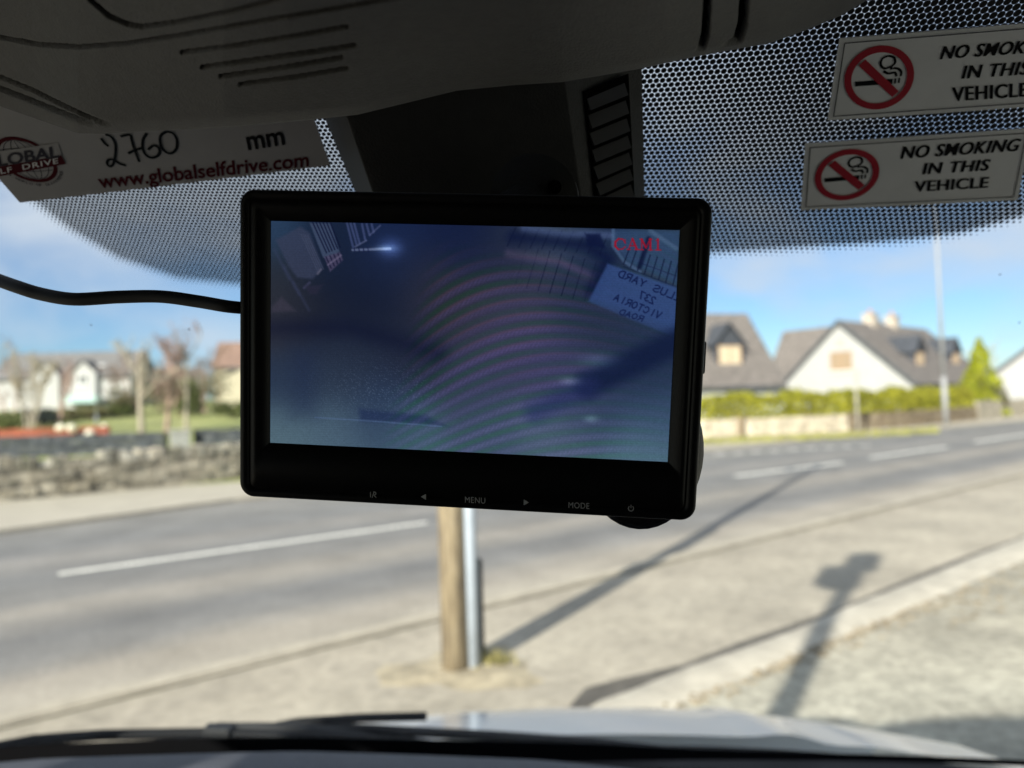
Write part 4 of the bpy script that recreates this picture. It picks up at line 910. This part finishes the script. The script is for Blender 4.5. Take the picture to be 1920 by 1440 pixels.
put(sline([(490, 262), (640, 258)], 9, 3), (104, 116, 150), .85)
for k in range(4): put(sline([(497+k*18, 252), (499+k*18, 270)], 4, 1.5), (20, 28, 66), .8)
put(sline([(500, 250), (545, 226)], 6, 3), (96, 104, 140), .7); put(sline([(560, 205), (600, 170)], 6, 3), (92, 100, 140), .6)
IM += (np.exp(-(((qx-622)/38)**2+((qy-256)/11)**2))[..., None]*np.array([44, 52, 50])) + (np.exp(-(((qx-640)/46)**2+((qy-256)/34)**2))[..., None]*np.array([40, 50, 78]))
put(spoly([(165, 480), (205, 440), (262, 496), (165, 500)], 10), (70, 66, 84), .55)
for k in range(3): put(sline([(176+k*38, 260+k*62), (236+k*40, 372+k*60)], 10, 7), (62, 70, 104), .35)
# dark bands and step edge low left
put(sline([(160, 560), (480, 560), (760, 640), (820, 660)], 60, 50), (14, 20, 48), .55)
put(spoly([(515, 878), (780, 905), (850, 944), (520, 925)], 14), (30, 44, 84), .55)
put(sline([(340, 912), (560, 926), (840, 948)], 5, 3), (92, 118, 160), .55)
put(spoly([(250, 640), (340, 640), (340, 905), (250, 905)], 60), (28, 40, 74), .3)
spk = RNG.random(qx.shape) > .93; k = np.exp(-(((qx-600)/260)**2+((qy-800)/110)**2)); IM += (spk*k)[..., None]*np.array([26, 28, 30])
# mesh grille top centre-right
for k in range(9):
    x = 1110+k*44; put(sline([(x+20, 180+k*3), (x-14, 250+k*4)], 4, 1.8), (10, 18, 46), .6)
    put(sline([(x+62, 250+k*10), (x+16, 400+k*10)], 4, 1.8), (14, 22, 50), .8*math.exp(-((k-3.5)/3)**2))
put(sline([(1100, 278), (1290, 305), (1420, 370)], 26, 16), (96, 80, 116), .45)
put(sline([(1160, 186), (1320, 208), (1390, 206), (1500, 212)], 26, 12), (86, 104, 150), .6)
put(sline([(1120, 215), (1400, 248), (1480, 300), (1420, 420)], 46, 30), (12, 22, 58), .75)
put(spoly([(1395, 205), (1450, 205), (1470, 260), (1400, 250)], 8), (14, 24, 62), .85)
# yard gate top right
put(spoly([(1500, 190), (1748, 196), (1738, 400), (1560, 320), (1500, 250)], 12), (52, 78, 116), .75)
put(sline([(1500, 190), (1498, 250), (1540, 310), (1600, 350)], 12, 5), (84, 112, 150), .6)
put(sline([(1640, 196), (1735, 262)], 16, 6), (82, 108, 140), .6)
for k in range(8): put(sline([(1560+k*26, 262+k*8), (1538+k*26, 320+k*12)], 5, 2), (16, 26, 56), .75)
put(sline([(1540, 330), (1735, 408)], 5, 2), (20, 34, 66), .6); put(sline([(1600, 316), (1735, 366)], 4, 2), (24, 38, 70), .6)
put(sline([(1632, 225), (1598, 330)], 18, 6), (14, 24, 58), .8)
# moire rings
rho = np.hypot((qx-1235-.06*(1000-qy)), (qy-1140)); tq = (qy-400)/500.; ph = (qy-(1/667.)*(1-.42*np.clip(tq, -.4, 1.4))*(qx-1190-250*tq)**2/2)/-52.5+.06*np.sin(qx/160.)
amp = sstep(690, 830, qx+.25*(qy-560))*np.clip(1-.85*sstep(1250, 1720, qx-.35*(qy-900)), 0, 1)*sstep(230, 430, qy+.15*abs(qx-1100))
amp = np.maximum(amp, .55*sstep(930, 1010, qy)*sstep(700, 900, qx)*(1-.5*sstep(1500, 1700, qx)))
s_ = np.sin(2*np.pi*ph)*(.75+.25*np.sin(qx/83.+qy/47.)); fine = .72+.28*np.sin(2*np.pi*(qx*.86+qy*.5)/13.)
IM += (amp*np.clip(s_, 0, 1)*fine)[..., None]*np.array([22, 13, 26]) + (amp*np.clip(-s_, 0, 1))[..., None]*np.array([-10, 9, -16])
IM += (amp*np.clip(np.sin(2*np.pi*(ph-.22)), 0, 1)**4*sstep(950, 500, qy))[..., None]*np.array([16, 5, 0])
# sign panel with mirrored lettering
put(spoly([(1478, 318), (1742, 412), (1726, 600), (1404, 462)], 7), (56, 82, 138), .8*(1-.75*sstep(500, 600, qy-.36*(qx-1500)+40)))
SEG = {'L': [[(0,1),(0,0),(.8,0)]], 'U': [[(0,1),(0,.2),(.25,0),(.6,0),(.85,.2),(.85,1)]], 'S': [[(.85,.85),(.6,1),(.2,1),(0,.8),(.15,.55),(.7,.45),(.85,.2),(.6,0),(.2,0),(0,.15)]], 'Y': [[(0,1),(.42,.5),(.85,1)],[(.42,.5),(.42,0)]],
       'A': [[(0,0),(.42,1),(.85,0)],[(.15,.35),(.7,.35)]], 'R': [[(0,0),(0,1),(.6,1),(.8,.8),(.6,.5),(0,.5)],[(.4,.5),(.85,0)]], 'D': [[(0,0),(0,1),(.5,1),(.85,.7),(.85,.3),(.5,0),(0,0)]], '2': [[(0,.8),(.3,1),(.7,.9),(.75,.65),(0,0),(.85,0)]],
       '3': [[(0,.9),(.4,1),(.8,.8),(.4,.52),(.85,.25),(.4,0),(0,.12)]], '7': [[(0,1),(.85,1),(.3,0)]], 'V': [[(0,1),(.42,0),(.85,1)]], 'I': [[(.3,0),(.3,1)]], 'C': [[(.85,.8),(.55,1),(.2,.9),(0,.5),(.2,.1),(.55,0),(.85,.2)]], 'T': [[(0,1),(.85,1)],[(.42,1),(.42,0)]], 'O': [[(.3,0),(0,.3),(0,.7),(.3,1),(.55,1),(.85,.7),(.85,.3),(.55,0),(.3,0)]], 'M': [[(0,0),(0,1),(.45,.3),(.9,1),(.9,0)]], '1': [[(.1,.8),(.4,1),(.4,0)],[(.1,0),(.7,0)]]}
def swrite(text, start, stepv, upv, wd, col, op=.85):
    s0 = np.array(start, float); sv, uvv = np.array(stepv, float), np.array(upv, float)
    for i, ch in enumerate(text):
        for st_ in SEG.get(ch, []): put(sline([tuple(s0+sv*(i+x*.82)+uvv*y) for x, y in st_], wd, 1.8), col, op)
INK = (14, 26, 70)
swrite('LLUS YARD', (1742, 462), (-26., -11.), (12, -23), 5.4, INK)
swrite('237', (1646, 472), (-20, -9.), (13, -24), 5.4, INK)
swrite('VICTORIA', (1668, 528), (-22., -9.4), (12, -22), 5.0, INK)
swrite('ROAD', (1604, 538), (-23, -7.5), (10, -18), 4.6, INK, .75)
# camera rod and glints, low right
put(sline([(1790, 590), (1600, 685), (1400, 785)], 100, 34), (20, 32, 66), .9); put(sline([(1400, 790), (1200, 890)], 80, 40), (38, 48, 98), .6)
IM += np.exp(-(((qx-1335)/40)**2+((qy-770)/16)**2))[..., None]*np.array([38, 42, 40]) + np.exp(-(((qx-1412)/26)**2+((qy-918)/14)**2))[..., None]*np.array([34, 42, 38]) + np.exp(-(((qx-1440)/70)**2+((qy-690)/30)**2))[..., None]*np.array([22, 26, 30])
# red caption with serifs
RED = (158, 22, 46)
def rl(a, b, wd): put(sline([a, b], wd, 1.6), RED, .95)
for a, b, wd in [((1544,240),(1536,226),4),((1536,226),(1520,224),5),((1520,224),(1508,236),7),((1508,236),(1507,252),8),((1507,252),(1518,264),7),((1518,264),(1534,263),5),((1534,263),(1545,254),4),((1545,226),(1545,242),3),
    ((1572,225),(1557,264),4),((1572,225),(1588,264),8),((1562,251),(1584,251),4),((1551,265),(1564,265),4),((1579,265),(1597,265),4),
    ((1606,226),(1606,265),4),((1606,226),(1622,258),7),((1622,258),(1638,226),4),((1638,226),(1639,266),8),((1600,226),(1610,226),4),((1634,226),(1645,226),4),((1600,266),(1613,266),4),((1630,267),(1647,267),4),
    ((1667,226),(1667,266),7),((1659,232),(1667,226),3),((1657,267),(1678,267),4)]: rl(a, b, wd)
# LCD grain
IM *= (1+.12*(RNG.random(qx.shape)-.5))[..., None]; IM *= (1+.03*np.sin(2*np.pi*qy/9.))[..., None]
IM = np.clip(IM, 0, 255)/255.; LIN = np.where(IM < .04045, IM/12.92, ((IM+.055)/1.055)**2.4)
v = [(sx0+(sx1-sx0)*a, sy1+(sy0-sy1)*b, -.0016) for b in np.linspace(0, 1, CH) for a in np.linspace(0, 1, CW)]
m_scr = bpy.data.materials.new('lcd_picture'); m_scr.use_nodes = True; nt = m_scr.node_tree; p = nt.nodes['Principled BSDF']
ca = N(nt, 'ShaderNodeAttribute', attribute_name='picture'); nt.links.new(ca.outputs['Color'], p.inputs['Emission Color']); p.inputs['Emission Strength'].default_value = .8/2**EXPOSURE
p.inputs['Base Color'].default_value = (.004, .004, .005, 1); p.inputs['Roughness'].default_value = .35; p.inputs['Specular IOR Level'].default_value = .2
so = mesh('screen', v, [(a, d, c_, b) for a, b, c_, d in grid_faces(CH, CW)], m_scr, mon)
A = so.data.attributes.new('picture', 'FLOAT_COLOR', 'POINT'); A.data.foreach_set('color', np.concatenate([LIN, np.ones(LIN.shape[:2]+(1,))], 2).astype(np.float32).ravel())

# ---- lettering helpers
def text2d(body, bold=0., shear=0., space=1.):
    cu = bpy.data.curves.new('lettering', 'FONT'); cu.body = body; cu.size = 1; cu.offset = bold; cu.shear = shear; cu.space_character = space; cu.resolution_u = 4
    o = bpy.data.objects.new('lettering', cu); COL.objects.link(o); dg = bpy.context.evaluated_depsgraph_get(); dg.update()
    me = bpy.data.meshes.new_from_object(o.evaluated_get(dg)); vs = [(q.co.x, q.co.y) for q in me.vertices]; fs = [tuple(q.vertices) for q in me.polygons]
    bpy.data.objects.remove(o); bpy.data.curves.remove(cu); bpy.data.meshes.remove(me)
    return np.array(vs), fs
# button legends on the bezel
def legend(body, L, R_, T):
    vs, fs = text2d(body, .0, 0., 1.08); a, b, c_ = [np.array(mpx(*q)) for q in (L, R_, T)]
    x0, x1 = vs[:, 0].min(), vs[:, 0].max(); h_ = vs[:, 1].max()
    return mesh('button_legend', [tuple(a+(b-a)*(x-x0)/(x1-x0)+(c_-a)*y/h_)+(.0003,) for x, y in vs], fs, MT['label_ink'], mon)
legend('MENU', (872, 942), (910, 944), (872, 931)); legend('MODE', (1066, 952), (1105, 954), (1066, 941))
def mpoly(polys):
    mb = MB()
    for ps in polys: mb.add([tuple(mpx(*q))+(.0003,) for q in ps], [tuple(range(len(ps)))])
    return mb.build('button_legend', MT['label_ink'], mon)
def pstroke(pts_, wd):
    out = []
    for (a, b), (c_, d_) in zip(pts_[:-1], pts_[1:]):
        l = math.hypot(c_-a, d_-b); px_, py_ = -(d_-b)/l*wd/2, (c_-a)/l*wd/2; out.append([(a+px_, b+py_), (a-px_, b-py_), (c_-px_, d_-py_), (c_+px_, d_+py_)])
    return out
mpoly([[(799, 926), (789, 931), (799, 937)]]); mpoly([[(982, 936), (982, 947), (992, 942)]])
mpoly(pstroke([(695, 922), (695, 932)], 1.6)+pstroke([(698, 933), (702, 921)], 1.3)+pstroke([(700, 922), (705, 923), (705, 927), (701, 928), (706, 933)], 1.5))
mpoly(pstroke([(1183+5*math.sin(a), 953-5*math.cos(a)) for a in np.linspace(.6, 5.68, 12)], 1.5)+pstroke([(1183, 946), (1183, 952)], 1.5))
# mount: arm from the cover, round dished pad behind the lower right
def mloc(x, y, z): a = mpx(x, y, z); return (a[0], a[1], z)
pc = mloc(1199, 838, -.052); k_ = .052/.36
prof = [(.0, -.060), (.016, -.060), (.028, -.056), (.0298, -.046), (.0326, -.038), (.0315, -.033), (.026, -.031), (.0, -.031)]
n_ = 40; v = [(pc[0]+r*math.cos(2*math.pi*j/n_), pc[1]+r*1.30*math.sin(2*math.pi*j/n_), z) for r, z in prof for j in range(n_)]
f = [(i*n_+j, i*n_+(j+1) % n_, (i+1)*n_+(j+1) % n_, (i+1)*n_+j) for i in range(len(prof)-1) for j in range(n_)]
mesh('mount_pad', v, f, mat('gloss_black', (.01, .01, .011), .18, spec=.5), mon, True)
MB().tube([(pc[0], pc[1], -.022), (pc[0], pc[1], -.034)], .02, 20).build('mount_stem', MT['monitor'], mon, True)
am = MB(); c0_ = mloc(985, 400, -.03); am.tube([(c0_[0]-.02, c0_[1]-.05, -.026), (c0_[0]-.01, c0_[1]-.012, -.030), (c0_[0], c0_[1]+.006, -.042), (c0_[0]+.004, c0_[1]+.016, -.06)], [.016, .016, .018, .02], 16); am.build('mount_arm', MT['trim'], mon, True)
cc_ = mloc(1000, 372, -.028)
MB().tube([(cc_[0], cc_[1], -.040), (cc_[0], cc_[1], -.028)], [.0235, .0225], 36).build('mount_disc', MT['trim'], mon, True)
sc2 = mloc(1040, 350, -.026); MB().tube([(sc2[0], sc2[1], -.031), (sc2[0], sc2[1], -.0265)], .0035, 12).build('screw', MT['seam'], mon, True)
bevel(MB().box((hw-.002, -.006, -.017), (hw+.0022, .010, -.009)).build('side_button', MT['rubber'], mon), .001)

# cable
e = Vector(mon.matrix_world @ Vector((-hw+.004, mpx(450, 578)[1], -.012)))
cpts = [e, at(430, 575, .372), at(370, 565, .38), at(300, 556, .388), at(220, 557, .395), at(140, 561, .40), at(80, 552, .41), at(30, 537, .42), at(-60, 505, .45), at(-250, 440, .53), at(-560, 330, .62), at(-900, 180, .62)]
def smooth_pts(P, n=8):
    out = []
    for i in range(len(P)-1):
        p0, p1, p2, p3 = P[max(i-1, 0)], P[i], P[i+1], P[min(i+2, len(P)-1)]
        for k in range(n): t_ = k/n; out.append(.5*((2*p1)+(p2-p0)*t_+(2*p0-5*p1+4*p2-p3)*t_**2+(3*p1-p0-3*p2+p3)*t_**3))
    return out+[P[-1]]
sp_ = smooth_pts(cpts); cb = MB().tube(sp_, [.0031+.0007*min(1, i/60) for i in range(len(sp_))], 14).build('cable', MT['rubber'], None, True)
tag(cb, 'black cable running from the left side of the monitor to the picture edge', 'cable')

# ================================================================== STICKERS ON THE GLASS
def us(q): return hit(*q)
def sticker(name, label, corners_us, group, m=None):
    a, b, c_, d_ = [np.array(q) for q in corners_us]; n = 24  # TL TR BR BL
    top, bot = [], []
    for i in range(n+1):
        for j in range(n+1):
            s, t_ = i/n, j/n; q = (a*(1-t_)+b*t_)*(1-s)+(d_*(1-t_)+c_*t_)*s; top.append(WS(q[0], q[1], .0030)); bot.append(WS(q[0], q[1], .0022))
    t = thing(name, label, 'sticker', top[len(top)//2], 0, group); o = Vector(t.location); k = len(top)
    v = [p-o for p in top]+[p-o for p in bot]; gf = grid_faces(n+1, n+1); fs = gf+[tuple(x+k for x in reversed(q)) for q in gf]
    rim = [j for j in range(n+1)]+[i*(n+1)+n for i in range(1, n+1)]+[n*(n+1)+j for j in range(n-1, -1, -1)]+[i*(n+1) for i in range(n-1, 0, -1)]
    fs += [(x, y, y+k, x+k) for x, y in zip(rim, rim[1:]+rim[:1])]
    mesh('backing', v, fs, m or MT['sticker'], t, False); return t, o
def ink(name, parent, o, polys_us, m, off=.0034):
    v, f = [], []
    for P, F in polys_us:
        k = len(v); v += [WS(q[0], q[1], off)-o for q in P]; f += [tuple(i+k for i in q) for q in F]
    return mesh(name, v, f, m, parent)
def text_us(body, L, R_, T, bold=.02, shear=0., space=1.):
    vs, fs = text2d(body, bold, shear, space); a, b, c_ = us(L), us(R_), us(T); x0, x1 = vs[:, 0].min(), vs[:, 0].max(); h_ = vs[:, 1].max()
    return ([a+(b-a)*(x-x0)/(x1-x0)+(c_-a)*y/h_ for x, y in vs], fs)
def stroke_us(P, wd):  # P list of (u,s)
    v, f = [], []; P = [np.array(q, float) for q in P]
    for i, q in enumerate(P):
        d_ = P[min(i+1, len(P)-1)]-P[max(i-1, 0)]; d_ = d_/np.hypot(*d_); nn = np.array([-d_[1], d_[0]])*wd/2; v += [q+nn, q-nn]
    for i in range(len(P)-1): f.append((2*i, 2*i+1, 2*i+3, 2*i+2))
    return (v, f)
def ring_us(c, ex, ey, r0, r1, a0=0, a1=2*math.pi, n=56):
    v, f = [], []
    for i in range(n+1):
        a = a0+(a1-a0)*i/n; e = ex*math.cos(a)+ey*math.sin(a); v += [c+e*r0, c+e*r1]
    return (v, [(2*i, 2*i+1, 2*i+3, 2*i+2) for i in range(n)])
def catm(P, n=6):
    P = [np.array(q, float) for q in P]; return smooth_pts(P, n)
def no_smoking(label, corners, texts, circ):
    t, o = sticker('no_smoking_sticker', label, corners, 'no smoking stickers on the windscreen')
    a, b, c_, d_ = [np.array(q) for q in corners]
    def loc(x, y): return (a*(1-x)+b*x)*(1-y)+(d_*(1-x)+c_*x)*y
    ix, iy = .022, .055; bl = [loc(ix, iy), loc(1-ix, iy), loc(1-ix, 1-iy), loc(ix, 1-iy), loc(ix, iy)]
    ink('border_line', t, o, [stroke_us([bl[k], bl[k+1]], .0006) for k in range(4)], MT['grey_ink'])
    ink('lettering', t, o, [text_us(s, *[(x+dx, y-dx*.07) for x, y in q], bold=.006, space=1.08, shear=.10) for s, q in texts for dx in (-1.0, 0., 1.0)], MT['black_ink'])
    L, R_, T, B = [us(q) for q in circ]; c = (L+R_+T+B)/4; ex = (R_-L)/2; ey = (T-B)/2
    E = lambda x, y: c+ex*x+ey*y
    cig = [([E(-.68, -.23), E(.40, -.19), E(.40, -.03), E(-.68, -.08)], [(0, 1, 2, 3)]), ([E(.45, -.18), E(.50, -.18), E(.50, -.02), E(.45, -.02)], [(0, 1, 2, 3)]), ([E(.56, -.17), E(.61, -.17), E(.61, -.01), E(.56, -.01)], [(0, 1, 2, 3)])]
    w_ = np.hypot(*ex)*.065
    cig += [stroke_us(catm([E(.22, .68), E(.05, .60), E(.02, .42), E(.14, .30), E(.30, .34), E(.34, .26)][::1]), w_), stroke_us(catm([E(.22, .68), E(.38, .62), E(.42, .46), E(.34, .36)]), w_), stroke_us(catm([E(.12, .22), E(.26, .14), E(.44, .16), E(.50, .04)]), w_), stroke_us(catm([E(.38, .30), E(.52, .28), E(.62, .18), E(.62, .04)]), w_)]
    ink('cigarette_symbol', t, o, cig, MT['black_ink'], .0033)
    q = .70; bar = [([E(-q*.74-.09, q*.74-.09), E(-q*.74+.09, q*.74+.09), E(q*.74+.09, -q*.74+.09), E(q*.74-.09, -q*.74-.09)], [(0, 1, 2, 3)])]
    ink('prohibition_ring', t, o, [ring_us(c, ex, ey, .80, 1.0)]+bar, MT['red_ink'], .0036)
    return t
uTL, uBL = us((1572, 68)), us((1550, 222)); wv = us((1900, 42))-uTL; wv = wv/np.hypot(*wv)*.137
no_smoking('upper no smoking sticker, its text cut by the right picture edge', [uTL, uTL+wv, uBL+wv+np.array([.003, .001]), uBL],
    [('NO SMOKING', ((1759, 106), (1976, 90), (1765, 82))), ('IN THIS', ((1800, 143), (1922, 134), (1804, 118))), ('VEHICLE', ((1785, 184), (1924, 175.5), (1782, 159)))], [(1580, 143), (1710, 138), (1650, 82), (1641, 201)])
no_smoking('lower no smoking sticker, wrinkled and wholly in view on the dotted band', [us((1508, 265)), us((1932, 236)), us((1905, 371)), us((1500, 390))],
    [('NO SMOKING', ((1686, 292), (1904, 277), (1690, 270))), ('IN THIS', ((1727, 322), (1849, 314), (1730, 301))), ('VEHICLE', ((1714, 354), (1850, 346), (1713, 335)))], [(1525, 325), (1645, 319), (1592, 275), (1580, 371)])
# hire firm sticker
BL, BR = us((40, 375)), us((620, 305)); TR = BR+(us((592, 225))-BR)*2.6; TL = BL+(TR-BR)+np.array([-.006, 0])
t, o = sticker('height_sticker', 'grey vehicle height sticker with globe emblem and handwritten 2760 mm, left of the sensor cover', [TL, TR, BR, BL], None, MT['sticker_grey'])
ink('web_address', t, o, [text_us('www.globalselfdrive.com', (190, 347), (580, 306), (183, 321), .018)], MT['maroon_ink'])
ink('unit_lettering', t, o, [text_us('mm', (467, 275), (536, 265), (462, 252), .02)], MT['black_ink'])
Z3 = lambda P: [us((x/5.647, 200+y/5.647)) for x, y in P]
hand = [[(1085, 300), (1120, 350), (1165, 390)], [(1130, 262), (1190, 285), (1235, 360), (1238, 470), (1215, 570), (1180, 605), (1150, 575), (1165, 530), (1215, 530), (1280, 570), (1350, 590)],
        [(1290, 285), (1390, 268), (1410, 330), (1440, 430), (1490, 555)], [(1372, 462), (1430, 432), (1520, 402)],
        [(1570, 250), (1530, 320), (1525, 410), (1560, 480), (1625, 512), (1690, 480), (1700, 415), (1640, 382), (1580, 425)],
        [(1780, 235), (1715, 280), (1715, 370), (1760, 445), (1825, 462), (1880, 410), (1885, 320), (1845, 250), (1780, 235)]]
ink('handwriting', t, o, [stroke_us(catm(Z3(P), 5), .0017) for P in hand], MT['pen_ink'])
pT, pB, pR = us((21, 241)), us((76, 346)), us((111, 313)); c = (pT+pB)/2+np.array([.001, 0]); 
rad_ = float(np.hypot(*(pR-c))); ex = np.array([rad_, 0]); ey = np.array([0, -rad_])
print('globe', c, rad_, pT, pB, pR)
ink('globe_ring', t, o, [ring_us(c, ex, ey, .86, 1.0)], MT['maroon_ink'], .0032)
gl_ = []
for k in (-.62, -.3, 0, .3, .62): gl_.append(stroke_us([c+ex*k*math.cos(a)*.86*1.25+ey*.86*math.sin(a) for a in np.linspace(-1.4, 1.4, 20)], .0005))
for k in (-.5, .5): gl_.append(stroke_us([c+ex*x+ey*(k+.10*math.copysign(1, k)*-1*(x*x)) for x in np.linspace(-.72, .72, 14)], .0005))
ink('globe_grid', t, o, gl_, MT['grey_ink'], .0031)
bq = [us(q) for q in ((-32, 310), (119, 283), (119, 289), (-30, 311))]
band = [us(q) for q in ((-34, 283), (112, 262), (118, 286), (-30, 312))]
ink('name_band', t, o, [(band, [(0, 1, 2, 3)])], MT['sticker_grey'], .0035)
ink('name_lettering', t, o, [text_us('GLOBAL', (-27, 310), (115, 288), (-31, 288), .03)], MT['grey_ink'], .0038)
ban = [us(q) for q in ((-34, 313), (118, 286), (127, 302), (-28, 330))]
ink('banner', t, o, [(ban, [(0, 1, 2, 3)])], MT['maroon_ink'], .0036)
ink('banner_lettering', t, o, [text_us('SELF  DRIVE', (-20, 324), (113, 299), (-22, 315), .01, space=1.15)], MT['sticker'], .0040)
arc = []
for i, ch in enumerate('A WORLD OF DIFFERENCE'):
    if ch == ' ': continue
    vs, fs = text2d(ch, .01); a = math.radians(212+i*5.9); e1 = np.array([-math.sin(a), -math.cos(a)]); rr_ = np.array([math.cos(a), -math.sin(a)]); base = c+rr_*rad_*1.17; hgt = .0028
    arc.append(([base+e1*x*hgt-rr_*y*hgt for x, y in vs], fs))
ink('motto', t, o, arc, MT['grey_ink'], .0033)
